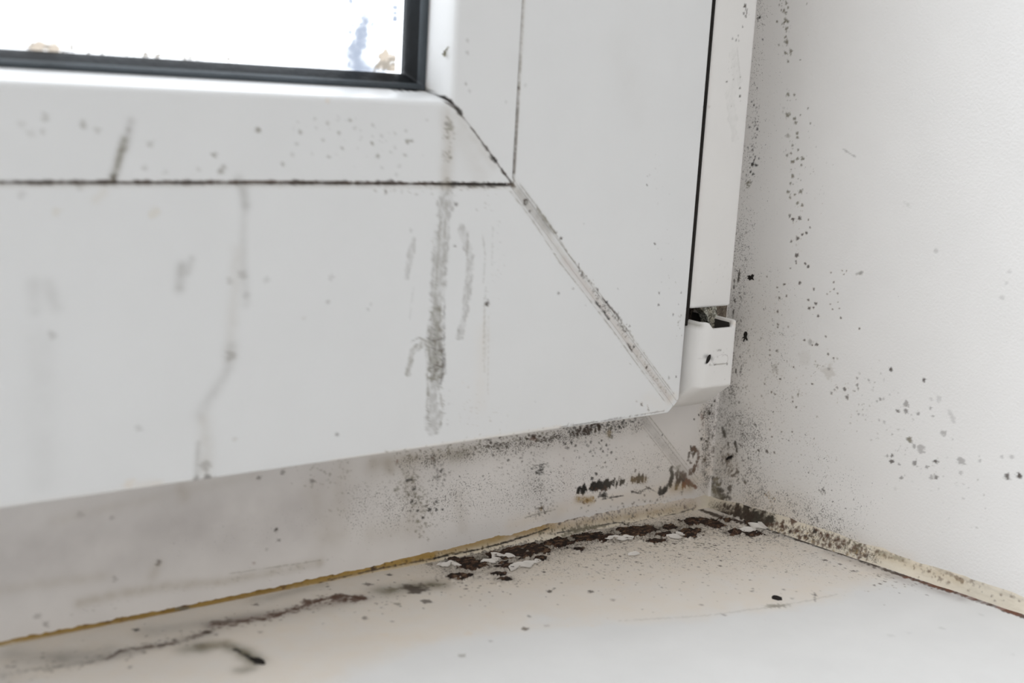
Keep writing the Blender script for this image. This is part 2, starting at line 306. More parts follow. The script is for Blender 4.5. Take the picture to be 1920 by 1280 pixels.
ST_FRAME = [
    ('hz',2.355,0.35,'t',[(-40.3,-30.23),(-15.63,-27.86),(3.63,-28.64),(24.07,-28.02)]),
    ('hz',2.443,0.3,'t',[(9.77,-29.86),(26.14,-27.52),(31.22,-25.03)]),
    ('hz',10.086,0.62,'q',[(-165.73,-15.6),(-133.47,-16.67),(-95.77,-16.64)]),  # broad grey haze: the dimmer light on the left end, painted in
    ('hz',3.192,0.22,'w',[(-82.05,-9.64),(1.6,-8.91)]),
    ('sk',1.632,190,0.126,0.377,0.75,'o',[(-76.33,-7.8),(-59.69,-7.55),(-43.57,-7.63),(-26.43,-7.42)]),
    ('sk',1.844,220,0.119,0.369,0.8,'d',[(-51.73,-8.0),(-35.08,-8.24),(-24.6,-8.07)]),
    ('sk',1.522,260,0.125,0.387,0.85,'k',[(-24.69,-7.05),(-11.91,-7.37),(1.38,-6.79)]),
    ('sk',1.252,120,0.167,0.501,0.85,'d',[(-21.93,-7.95),(-12.85,-7.26)]),
    ('sp',-9.47,-9.42,1.146,0.5,'y'),
    ('sk',1.281,22,0.142,0.427,0.7,'o',[(-9.47,-9.42)]),
    ('sp',-35.11,-7.81,1.25,0.5,'r'),
    ('sk',1.086,20,0.136,0.407,0.7,'d',[(-35.16,-7.24)]),
    ('hz',1.79,0.45,'w',[(-82.11,-8.08),(-67.33,-8.71),(-54.85,-9.24)]),
    ('hz',1.306,0.35,'o',[(-59.59,-9.31),(-56.46,-9.04)]),
    ('sk',3.298,150,0.152,0.457,0.6,'o',[(-71.8,-9.71),(-73.08,-14.17),(-68.23,-20.9),(-66.33,-27.99)]),
    ('sk',4.324,110,0.102,0.305,0.6,'d',[(-70.98,-11.15),(-69.76,-20.66)]),
    ('sk',2.056,40,0.129,0.463,0.6,'d',[(-65.01,-9.28),(-62.39,-15.01)]),
    ('hz',1.126,0.5,'w',[(-77.38,-10.54),(-78.46,-9.09)]),
    ('hz',2.809,0.28,'w',[(-72.55,-9.61),(-71.11,-17.78),(-69.49,-26.1)]),
    ('ln',0.636,0.9,'k',[(-72.81,-13.54),(-71.31,-13.62)]),
    ('ln',0.503,0.8,'r',[(-75.58,-8.16),(-75.81,-9.44)]),
    ('ln',0.772,0.8,'b',[(-65.8,-8.91),(-64.83,-9.84)]),
    ('sp',-70.59,-16.12,0.587,0.9,'k'),
    ('sp',-71.04,-19.13,0.588,0.9,'k'),
    ('sp',-65.88,-21.94,0.744,0.9,'k'),
    ('sp',-69.25,-21.68,0.591,0.9,'k'),
    ('sp',-63.85,-22.26,0.597,0.9,'k'),
    ('sp',-62.98,-12.64,0.595,0.9,'k'),
    ('sp',-67.63,-23.7,0.519,0.9,'k'),
    ('sp',-63.96,-20.2,0.596,0.9,'k'),
    ('sp',-50.27,-15.62,0.382,0.9,'k'),
    ('sp',-57.38,-14.76,0.301,0.9,'k'),
    ('sp',-42.72,-12.61,0.541,0.9,'k'),
    ('sp',-51.03,-18.97,0.305,0.9,'k'),
    ('sp',-61.97,-22.55,0.45,0.9,'k'),
    ('sp',-71.23,-21.51,0.441,0.9,'k'),
    ('sp',-64.14,-16.93,0.372,0.9,'k'),
    ('hz',1.855,0.25,'w',[(-57.4,-19.83),(-55.29,-28.46)]),
    ('hz',3.071,0.25,'w',[(-81.4,-25.45),(-72.54,-25.6)]),
    ('sk',5.617,260,0.094,0.294,0.6,'d',[(-44.93,-11.9),(-34.81,-11.8),(-26.82,-24.4)]),
    ('sk',1.647,60,0.123,0.357,0.8,'k',[(-32.38,-16.39)]),
    ('sk',2.205,70,0.11,0.331,0.7,'d',[(-33.61,-27.71),(-28.33,-27.81)]),
    ('ln',0.415,0.5,'o',[(-36.13,-28.75),(-31.82,-28.28),(-26.53,-28.09)]),
    ('sp',-31.03,-27.1,0.796,0.7,'y'),
    ('sk',0.831,12,0.138,0.346,0.8,'d',[(-31.03,-27.1)]),
    ('sk',8.743,420,0.075,0.237,0.45,'o',[(-81.78,-16.18),(-33.94,-23.33)]),
    ('sk',5.56,220,0.083,0.236,0.5,'d',[(-24.18,-13.16),(12.69,-19.41)]),
    ('sk',3.052,60,0.125,0.388,0.8,'k',[(-24.42,-10.24),(-7.4,-15.3)]),
    ('md',10.294,0.45,'k',[(-83.12,-18.59),(-34.05,-21.88)]),
    ('md',8.932,0.4,'k',[(-42.66,-20.62),(12.87,-20.98)]),
    ('md',6.151,0.25,'k',[(-133.45,-21.4),(-90.19,-18.79)]),
    ('hz',6.427,0.16,'g',[(-81.83,-14.87),(-66.97,-15.71)]),
    ('hz',4.191,0.14,'g',[(-34.27,-18.99),(-26.47,-28.83)]),
    ('md',3.399,0.55,'k',[(-73.3,-9.51),(-35.03,-8.95),(1.52,-8.15)]),
    ('hz',2.812,0.18,'p',[(-24.18,-13.16),(-22.16,-26.56)]),
    ('sp',-12.97,-20.21,0.737,0.92,'k'),
    ('sp',1.1,-21.24,0.587,0.92,'k'),
    ('sp',-24.4,-10.54,0.558,0.92,'k'),
    ('sp',-22.24,-10.66,0.481,0.92,'k'),
    ('sp',-12.98,-17.99,0.327,0.92,'k'),
    ('sp',-10.11,-12.59,0.491,0.92,'k'),
    ('sp',-11.93,-11.18,0.408,0.92,'k'),
    ('sp',-14.35,-21.35,0.654,0.92,'k'),
    ('ds',0.847,80,2.399,0.367,1,'k',[(-19.28,-24.05),(-15.99,-23.79),(-9.45,-23.69),(-2.75,-23.74)]),
    ('ds',0.711,34,3.412,0.455,1,'k',[(-14.9,-23.5),(-7.53,-23.96)]),
    ('ds',0.437,30,2.625,0.321,1,'d',[(-0.23,-23.64),(5.56,-24.3)]),
    ('ds',0.439,14,2.929,0.439,1,'k',[(2.31,-23.54),(4.35,-24.13)]),
    ('sk',0.987,60,0.113,0.282,0.8,'k',[(-19.67,-23.69),(6.2,-24.7)]),
    ('hz',1.178,0.3,'y',[(0.19,-23.85),(5.19,-24.56)]),
    ('ds',0.712,10,1.708,0.285,0.8,'b',[(-14.44,-24.46),(-8.37,-25.04)]),
    ('hz',0.999,0.75,'y',[(-19.07,-26.44),(-14.17,-27.48)]),
    ('ds',0.707,18,1.415,0.255,0.7,'y',[(-18.68,-26.65),(-12.29,-27.62)]),
    ('sk',0.706,24,0.113,0.283,0.7,'b',[(-19.41,-26.69),(-13.39,-27.9)]),
    ('sp',-10.12,-26.59,1.321,0.9,'k'),
    ('sk',0.859,30,0.143,0.429,0.85,'k',[(-12.01,-26.61),(-6.19,-27.93)]),
    ('ln',0.509,0.9,'k',[(-10.03,-27.66),(-2.73,-27.84)]),
    ('ln',0.501,0.9,'k',[(0.31,-27.07),(3.58,-28.17),(4.67,-27.25),(7.04,-26.98)]),
    ('ln',0.357,0.8,'d',[(5.79,-26.49),(9.63,-28.6)]),
    ('sk',0.876,30,0.131,0.351,0.85,'k',[(-0.47,-27.11),(9.51,-27.49)]),
    ('ds',0.894,10,2.383,0.521,0.95,'k',[(10.83,-28.46),(13.7,-28.57)]),
    ('ds',0.898,12,3.594,0.539,0.95,'k',[(14.52,-26.66),(15.72,-24.48)]),
    ('ln',1.2,0.96,'k',[(14.88,-22.49),(15.27,-27.86)]),
    ('ln',1.644,0.95,'k',[(11.31,-29.16),(12.87,-28.45),(14.52,-26.66)]),
    ('ds',1.353,22,3.607,0.481,0.95,'d',[(16.77,-26.51),(18.75,-25.69),(20.54,-26.73)]),
    ('ln',1.356,0.9,'d',[(17.31,-23.92),(17.42,-28.64)]),
    ('ln',1.82,0.9,'b',[(19.42,-24.21),(21.92,-27.71),(24.63,-29.21)]),
    ('ln',0.916,0.85,'r',[(21.83,-26.91),(25.54,-29.66)]),
    ('ds',0.907,14,2.419,0.393,0.9,'r',[(19.84,-27.89),(22.35,-27.77)]),
    ('hz',1.369,0.35,'y',[(16.16,-28.46),(23.18,-29.48)]),
    ('sp',17.56,-22.55,1.036,0.5,'o'),
    ('ln',1.216,0.92,'b',[(21.5,-18.68),(23.06,-17.62),(24.63,-18.45),(25.33,-20.74),(24.52,-22.85),(23.67,-24.63),(22.46,-25.1)]),
    ('ln',0.905,0.85,'d',[(21.32,-18.97),(21.12,-20.82),(22.51,-21.95)]),
    ('sk',1.36,24,0.227,0.544,0.9,'d',[(22.94,-18.39)]),
    ('sk',1.366,18,0.228,0.516,0.9,'b',[(23.6,-23.99)]),
    ('ln',0.609,0.7,'r',[(25.56,-22.67),(25.0,-25.13)]),
    ('sk',0.916,14,0.229,0.549,0.85,'d',[(27.58,-21.67)]),
    ('hz',2.135,0.2,'t',[(25.8,-6.99),(27.78,-19.79),(28.47,-32.66)]),
    ('sk',1.808,70,0.136,0.422,0.75,'d',[(25.19,-5.37),(28.54,-11.99),(28.63,-21.49)]),
    ('ln',0.756,0.5,'r',[(24.88,-8.14),(25.85,-10.9)]),
    ('sp',28.27,-8.04,0.698,0.95,'k'),
    ('sp',23.82,-8.02,0.519,0.95,'k'),
    ('sp',22.26,-9.1,0.518,0.95,'k'),
    ('sp',28.63,-5.73,0.523,0.95,'k'),
    ('sp',25.74,-15.28,0.697,0.95,'k'),
    ('sp',29.78,-4.6,0.524,0.95,'k'),
    ('sp',27.75,-15.99,0.525,0.95,'k'),
    ('sp',24.81,-12.82,0.435,0.95,'k'),
    ('sp',21.7,-16.82,0.52,0.95,'k'),
    ('ln',0.397,0.7,'d',[(31.24,-2.55),(31.16,-12.29),(31.5,-23.78)]),
    ('sk',1.064,50,0.137,0.395,0.7,'d',[(30.37,-5.91),(31.4,-28.26)]),
    ('md',4.598,0.6,'k',[(27.77,-5.64),(28.32,-27.82)]),
    ('hz',1.352,0.3,'g',[(2.32,-6.44),(10.09,-14.16),(18.14,-22.15),(24.07,-28.02)]),
    ('ln',0.27,0.45,'o',[(0.84,-7.24),(8.57,-14.95),(16.57,-22.94),(22.47,-28.81)]),
    ('ln',0.271,0.45,'o',[(4.0,-5.55),(11.81,-13.26),(19.91,-21.26),(25.88,-27.13)]),
    ('sp',10.28,-12.19,0.424,0.9,'k'),
    ('sp',-133.68,-23.15,0.906,0.75,'d'),
    ('sp',-106.73,-20.3,0.684,0.9,'d'),
    ('sp',-105.89,-22.83,0.549,0.6,'d'),
    ('sp',-150.15,-9.9,0.988,0.2,'d'),
    ('sp',-143.64,-11.51,0.878,0.25,'d'),
    ('sp',-108.85,-24.57,0.547,0.3,'d'),
    ('sp',-111.89,-27.15,0.544,0.4,'r'),
    ('sp',-111.12,-7.52,0.807,0.6,'d'),
    ('sp',-105.35,-7.09,0.816,0.5,'d'),
    ('sp',-97.99,-10.24,0.831,0.6,'d'),
    ('sp',-143.14,-24.9,0.761,0.3,'d'),
    ('sp',-157.3,-31.86,0.988,0.4,'d'),
    ('sp',-158.84,-29.81,0.983,0.3,'d'),
    ('hz',1.25,0.42,'w',[(-150.32,-28.72),(-141.47,-28.4),(-131.08,-28.79),(-118.92,-30.18),(-95.35,-30.2)]),
    ('ln',0.36,0.35,'o',[(-117.7,-28.56),(-106.14,-29.1),(-95.37,-29.54)]),
    ('hz',1.349,0.3,'w',[(-134.03,-23.68),(-135.18,-25.84)]),
    ('sk',3.581,90,0.119,0.358,0.4,'o',[(-101.38,-8.26),(-90.55,-8.49),(-90.19,-18.79)]),
    ('sk',1.492,80,0.107,0.32,0.3,'g',[(-159.89,-30.16),(-121.4,-30.32),(-89.8,-29.91)]),
    ('hz',1.579,0.3,'w',[(-128.85,-6.8),(-128.24,-9.24)]),
    ('hz',1.4,0.16,'w',[(-155.43,-10.17),(-111.77,-6.82)]),
    ('hz',1.318,0.25,'w',[(-165.88,-22.75),(-144.81,-24.0)]),
    ('hz',3.185,0.22,'w',[(-97.25,-12.61),(-94.15,-24.59)]),
    ('hz',3.211,0.22,'w',[(-90.55,-8.49),(-90.0,-24.0)]),
    ('sk',1.99,90,0.128,0.37,0.7,'d',[(-17.26,-30.28),(22.48,-32.56)]),
    ('ln',1.365,0.85,'b',[(22.84,-17.59),(24.89,-18.79),(25.37,-21.06)]),
    ('hz',7.656,0.14,'t',[(-1.11,-20.63),(29.72,-21.63)]),
]
ST_SILL = [
    ('fl',5.232,0.52,'t',[(-172.69,-1.41),(-166.38,22.8),(-87.76,19.32),(28.59,19.71),(34.01,-6.22),(37.15,-48.09),(23.57,-48.69),(8.33,-47.97),(-6.74,-46.22),(-17.03,-44.04),(-30.73,-40.56),(-64.51,-25.06),(-97.42,-24.84),(-122.34,-30.59)]),
    ('fl',2.818,0.12,'g',[(-167.67,17.84),(-88.89,17.29),(-37.25,10.49),(-44.03,1.65),(-82.1,-0.16),(-128.35,-0.08),(-171.57,2.87)]),
    ('fl',4.98,0.25,'t',[(-83.65,11.47),(23.37,14.41),(29.65,-15.86),(16.6,-30.87),(-27.45,-19.03),(-65.33,-5.81)]),
    ('sk',14.32,700,0.101,0.303,0.75,'d',[(-66.23,3.9),(-26.22,2.5),(8.87,-0.33),(22.71,-14.51)]),
    ('sk',20.11,420,0.092,0.289,0.6,'o',[(-44.03,1.65),(-15.17,-5.49),(6.98,-21.54),(18.17,-39.85)]),
    ('sk',10.311,170,0.119,0.428,0.6,'d',[(-96.19,4.14),(-76.17,0.12),(-50.81,1.33)]),
    ('sk',6.634,160,0.142,0.512,0.85,'d',[(-10.76,9.92),(13.52,4.4),(24.59,-10.88)]),
    ('sk',4.679,90,0.14,0.421,0.8,'o',[(-4.64,-0.13),(6.8,-8.4)]),
    ('sk',5.68,160,0.114,0.369,0.7,'d',[(26.39,-18.73),(29.23,-37.64),(32.48,-59.31)]),
    ('sk',10.06,60,0.11,0.302,0.5,'o',[(19.6,-28.28),(22.1,-49.82)]),
    ('ln',2.312,0.95,'d',[(25.81,14.73),(26.28,7.76),(27.75,1.96),(30.72,-7.43),(32.33,-17.27),(33.61,-25.69),(34.65,-35.03),(35.39,-44.69),(36.79,-54.7),(38.68,-63.46),(39.35,-72.37),(40.14,-79.59)]),
    ('ln',2.173,0.8,'r',[(35.57,-49.26),(38.68,-63.46),(40.14,-79.59)]),
    ('ln',1.614,0.8,'k',[(30.92,-7.05),(34.97,-36.48)]),
    ('hz',2.67,0.3,'b',[(32.37,-28.15),(34.0,-50.41),(36.11,-64.31)]),
    ('ln',1.43,0.7,'b',[(-150.25,0.51),(-145.07,3.06),(-139.21,1.15),(-134.06,1.39),(-128.26,2.83)]),
    ('ln',1.753,0.8,'b',[(-125.2,6.6),(-120.35,4.51),(-114.53,3.78),(-106.16,5.28),(-100.03,6.94),(-94.43,7.3),(-91.3,3.16)]),
    ('ln',1.714,0.35,'g',[(-169.56,3.22),(-163.77,2.96),(-157.24,1.3),(-150.25,0.51)]),
    ('hz',1.79,0.3,'d',[(-150.1,0.96),(-139.12,1.38),(-128.46,2.35)]),
    ('sk',5.373,120,0.141,0.504,0.6,'d',[(-169.33,4.1),(-149.7,2.1),(-126.79,3.51),(-95.46,5.45)]),
    ('sp',-140.61,10.67,1.013,0.9,'k'),
    ('sp',-113.45,11.3,0.942,0.8,'d'),
    ('sp',-102.88,7.82,1.499,0.8,'b'),
    ('sp',-92.49,3.47,2.202,0.85,'b'),
    ('sp',-95.86,6.7,1.792,0.75,'b'),
    ('sp',-112.07,3.69,1.189,0.7,'b'),
    ('sp',-139.03,1.61,0.989,0.7,'d'),
    ('sp',-128.26,2.83,1.144,0.7,'d'),
    ('sp',-122.06,6.09,1.301,0.6,'d'),
    ('hz',3.05,0.35,'g',[(-138.56,8.63),(-116.25,5.38)]),
    ('hz',3.163,0.4,'g',[(-157.1,4.96),(-149.3,3.24)]),
    ('hz',3.469,0.3,'g',[(-164.59,10.58),(-157.1,4.96)]),
    ('hz',2.041,0.35,'g',[(-112.57,13.16),(-95.98,14.53)]),
    ('hz',2.882,0.75,'o',[(-84.74,4.81),(-76.97,3.44),(-71.91,2.14)]),
    ('sp',-78.18,2.66,3.677,0.85,'d'),
    ('sp',-79.5,-5.06,1.658,0.75,'d'),
    ('sp',-82.82,4.47,1.971,0.6,'o'),
    ('sp',-86.05,-3.15,1.233,0.6,'o'),
    ('sp',-86.03,9.83,1.419,0.7,'d'),
    ('sp',-78.67,12.52,1.015,0.85,'k'),
    ('sp',-66.23,14.36,1.493,0.6,'d'),
    ('hz',2.145,0.85,'o',[(-131.81,-2.76),(-127.83,-4.15),(-125.94,-8.92),(-125.59,-13.84)]),
    ('ln',1.065,0.85,'k',[(-126.91,-7.25),(-126.12,-11.05),(-125.54,-14.69)]),
    ('sp',-125.45,-14.74,1.577,0.95,'k'),
    ('hz',1.738,0.6,'o',[(-129.8,-16.54),(-128.17,-16.41)]),
    ('hz',2.501,0.45,'o',[(-135.32,-3.04),(-133.13,-3.72)]),
    ('hz',2.254,0.2,'t',[(-129.57,-2.88),(-110.87,-3.89)]),
    ('sp',-68.79,-27.78,1.194,0.9,'d'),
    ('sp',-88.4,-31.97,1.38,0.5,'o'),
    ('sp',-51.04,-13.63,1.001,0.85,'d'),
    ('sp',-42.46,-18.32,1.006,0.8,'d'),
    ('sp',-40.82,-24.61,0.993,0.4,'b'),
    ('sp',-5.22,-42.37,1.017,0.95,'k'),
    ('sp',-7.15,-36.51,0.735,0.6,'d'),
    ('sp',0.99,-18.33,0.625,0.8,'d'),
    ('sp',-2.01,-20.88,0.772,0.7,'d'),
    ('sp',-96.99,-15.65,1.162,0.5,'t'),
    ('sp',-96.37,-6.33,1.063,0.6,'d'),
    ('sp',-80.79,-23.84,1.307,0.4,'t'),
    ('sp',-63.94,-22.76,0.815,0.5,'d'),
    ('sp',-24.34,-36.86,0.71,0.5,'b'),
    ('sp',-23.96,-43.64,0.697,0.5,'d'),
    ('sp',-79.13,-29.34,0.645,0.3,'d'),
    ('sp',-63.67,-28.74,0.802,0.3,'d'),
    ('sp',0.66,-39.65,0.592,0.6,'d'),
    ('sp',-2.0,-44.5,0.727,0.5,'o'),
    ('sp',4.84,-45.68,0.735,0.6,'d'),
    ('sp',26.34,-31.02,0.793,0.9,'d'),
    ('sp',27.61,-34.67,0.631,0.8,'d'),
    ('sp',23.57,-48.69,0.605,0.8,'d'),
    ('sp',28.12,-48.42,0.61,0.8,'d'),
    ('sp',25.68,-48.67,0.607,0.8,'d'),
    ('sp',26.74,-39.62,0.622,0.8,'d'),
    ('sp',33.68,-40.86,0.628,0.8,'d'),
    ('sp',23.51,-7.03,0.501,0.8,'d'),
    ('sp',15.81,-73.54,0.977,0.4,'s'),
    ('sp',1.52,-70.11,0.957,0.3,'s'),
    ('sp',31.36,-73.31,0.865,0.3,'s'),
    ('sp',17.7,-90.23,0.803,0.25,'s'),
    ('sp',6.6,-71.34,0.827,0.25,'s'),
    ('ln',0.66,0.22,'o',[(-47.76,-34.39),(-30.94,-40.77),(-25.16,-42.63),(-17.03,-44.04),(-11.36,-45.43),(-6.74,-46.22),(1.28,-47.4),(10.33,-47.94)]),
    ('ln',2.08,0.6,'o',[(-10.88,-45.0),(-5.83,-46.72)]),
    ('ln',0.504,0.5,'d',[(5.91,-44.78),(1.69,-48.35)]),
    ('hz',2.286,0.2,'t',[(-110.67,-12.99),(-78.02,-23.85),(-55.01,-31.98)]),
    ('sk',2.342,14,0.176,0.468,0.3,'t',[(-59.17,-29.66),(-46.79,-33.29)]),
    ('md',12.767,0.55,'k',[(-61.45,11.0),(-19.87,10.12),(15.11,6.01),(27.58,-10.09)]),
    ('md',18.194,0.33,'k',[(-44.03,1.65),(-8.97,-8.79),(19.6,-28.28)]),
    ('hz',6.096,0.28,'d',[(-59.5,10.35),(-54.72,8.19)]),
    ('sk',5.202,24,0.104,0.338,0.8,'d',[(-61.02,11.17),(-53.18,7.36)]),
    ('hz',3.731,0.28,'d',[(-49.78,11.25),(-46.43,9.88)]),
    ('sk',3.187,24,0.106,0.345,0.8,'d',[(-50.82,11.81),(-45.38,9.32)]),
    ('hz',5.027,0.28,'d',[(-44.75,11.49),(-40.48,9.65)]),
    ('sk',4.291,24,0.107,0.349,0.8,'d',[(-46.09,12.2),(-39.13,8.93)]),
    ('hz',4.768,0.28,'d',[(-38.55,11.6),(-34.51,9.89)]),
    ('sk',4.071,24,0.109,0.353,0.8,'d',[(-39.82,12.27),(-33.23,9.22)]),
    ('hz',4.517,0.28,'d',[(-30.71,11.81),(-26.42,9.99)]),
    ('sk',3.856,24,0.11,0.358,0.8,'d',[(-32.05,12.51),(-25.07,9.28)]),
    ('hz',3.267,0.28,'d',[(-22.28,10.93),(-18.98,9.65)]),
    ('sk',2.791,24,0.112,0.363,0.8,'d',[(-23.29,11.46),(-17.96,9.12)]),
    ('hz',4.605,0.28,'d',[(-18.03,10.51),(-14.24,8.98)]),
    ('sk',3.933,24,0.112,0.365,0.8,'d',[(-19.21,11.13),(-13.06,8.36)]),
    ('hz',5.353,0.28,'d',[(-7.72,9.73),(-2.72,7.59)]),
    ('sk',4.567,24,0.114,0.371,0.8,'d',[(-9.28,10.54),(-1.15,6.77)]),
    ('hz',3.368,0.28,'d',[(-1.56,8.4),(1.59,7.24)]),
    ('sk',2.877,24,0.115,0.374,0.8,'d',[(-2.51,8.9),(2.54,6.74)]),
    ('hz',3.056,0.28,'d',[(5.03,6.87),(8.55,5.53)]),
    ('sk',2.61,24,0.116,0.377,0.8,'d',[(3.97,7.43),(9.62,4.97)]),
    ('hz',3.116,0.28,'d',[(14.56,8.27),(18.01,6.98)]),
    ('sk',2.661,24,0.118,0.384,0.8,'d',[(13.52,8.8),(19.05,6.45)]),
    ('hz',3.802,0.28,'d',[(16.79,5.63),(21.23,3.84)]),
    ('sk',3.245,24,0.118,0.384,0.8,'d',[(15.43,6.34),(22.6,3.13)]),
    ('hz',3.7,0.28,'d',[(6.66,1.29),(10.94,-0.47)]),
    ('sk',3.158,24,0.115,0.373,0.8,'d',[(5.34,1.98),(12.27,-1.16)]),
    ('hz',2.338,0.28,'d',[(-0.04,3.39),(3.72,1.9)]),
    ('sk',1.996,24,0.114,0.371,0.8,'d',[(-1.19,4.0),(4.87,1.29)]),
    ('hz',3.05,0.28,'d',[(-51.46,4.84),(-48.45,3.63)]),
    ('sk',2.606,24,0.104,0.339,0.8,'d',[(-52.38,5.34),(-47.52,3.13)]),
    ('hz',1.496,0.28,'d',[(-56.33,1.2),(-54.08,0.37)]),
    ('sk',1.279,24,0.102,0.333,0.8,'d',[(-57.01,1.57),(-53.39,0.0)]),
    ('hz',2.068,0.28,'d',[(-57.5,-2.72),(-55.41,-3.48)]),
    ('sk',1.768,24,0.101,0.328,0.8,'d',[(-58.13,-2.38),(-54.78,-3.82)]),
    ('hz',2.669,0.28,'d',[(-65.49,4.63),(-62.75,3.52)]),
    ('sk',2.281,24,0.101,0.329,0.8,'d',[(-66.35,5.09),(-61.89,3.06)]),
    ('hz',1.551,0.28,'d',[(-41.84,4.54),(-39.19,3.54)]),
    ('sk',1.326,24,0.106,0.345,0.8,'d',[(-42.65,4.98),(-38.38,3.1)]),
    ('hz',2.374,0.28,'d',[(23.16,-7.32),(26.24,-8.45)]),
    ('sk',2.028,24,0.116,0.377,0.8,'d',[(22.25,-6.84),(27.16,-8.93)]),
    ('hz',2.035,0.28,'d',[(19.26,-4.34),(22.01,-5.29)]),
    ('sk',1.739,24,0.116,0.377,0.8,'d',[(18.46,-3.92),(22.82,-5.71)]),
    ('hz',2.793,0.28,'d',[(24.52,4.63),(27.69,3.5)]),
    ('sk',2.386,24,0.119,0.388,0.8,'d',[(23.58,5.11),(28.63,3.01)]),
    ('hz',2.058,0.28,'d',[(18.07,1.55),(20.84,0.6)]),
    ('sk',1.758,24,0.117,0.381,0.8,'d',[(17.26,1.97),(21.66,0.18)]),
    ('hz',1.971,0.28,'d',[(-5.67,0.86),(-2.76,-0.22)]),
    ('sk',1.685,24,0.112,0.365,0.8,'d',[(-6.54,1.32),(-1.89,-0.68)]),
    ('hz',1.912,0.28,'d',[(-27.97,5.14),(-25.95,4.5)]),
    ('sk',1.635,24,0.109,0.354,0.8,'d',[(-28.56,5.45),(-25.35,4.19)]),
    ('hz',2.76,0.28,'d',[(-60.71,14.22),(-58.41,13.39)]),
    ('sk',2.359,24,0.105,0.341,0.8,'d',[(-61.41,14.59),(-57.71,13.02)]),
    ('hz',3.48,0.28,'d',[(29.57,-0.97),(34.08,-2.8)]),
    ('sk',2.97,24,0.119,0.386,0.8,'d',[(28.19,-0.25),(35.48,-3.52)]),
    ('hz',4.486,0.4,'o',[(-60.46,12.47),(-43.24,11.54),(-25.94,11.51)]),
    ('hz',3.832,0.3,'o',[(-15.72,10.67),(-2.54,8.44),(17.83,4.6)]),
    ('sk',6.044,260,0.13,0.44,0.9,'k',[(-62.99,11.03),(-44.36,10.03),(-16.26,10.04),(17.83,4.6),(26.23,-9.39)]),
    ('sk',1.719,90,0.206,0.516,0.55,'d',[(-155.37,0.76),(-145.07,3.06),(-134.06,1.39),(-127.26,3.78)]),
    ('sk',1.861,130,0.223,0.614,0.7,'b',[(-126.73,5.0),(-114.53,3.78),(-100.03,6.94),(-91.3,3.16)]),
    ('sk',1.673,40,0.201,0.502,0.35,'g',[(-169.56,3.22),(-155.37,0.76)]),
    ('hz',1.944,0.4,'b',[(-126.52,5.49),(-106.42,4.77),(-91.15,3.42)]),
    ('sp',-95.32,5.71,3.029,0.7,'b'),
    ('sp',-103.15,7.3,1.904,0.6,'b'),
    ('sk',12.56,170,0.176,0.427,0.85,'d',[(-68.27,3.12),(-45.11,0.24),(-13.87,-4.05),(16.72,-18.09)]),
    ('sk',5.584,90,0.195,0.503,0.85,'d',[(-14.85,5.23),(9.78,-5.44)]),
    ('sk',12.629,50,0.152,0.379,0.6,'d',[(-41.13,-15.36),(-15.78,-25.37),(-1.58,-33.08)]),
]
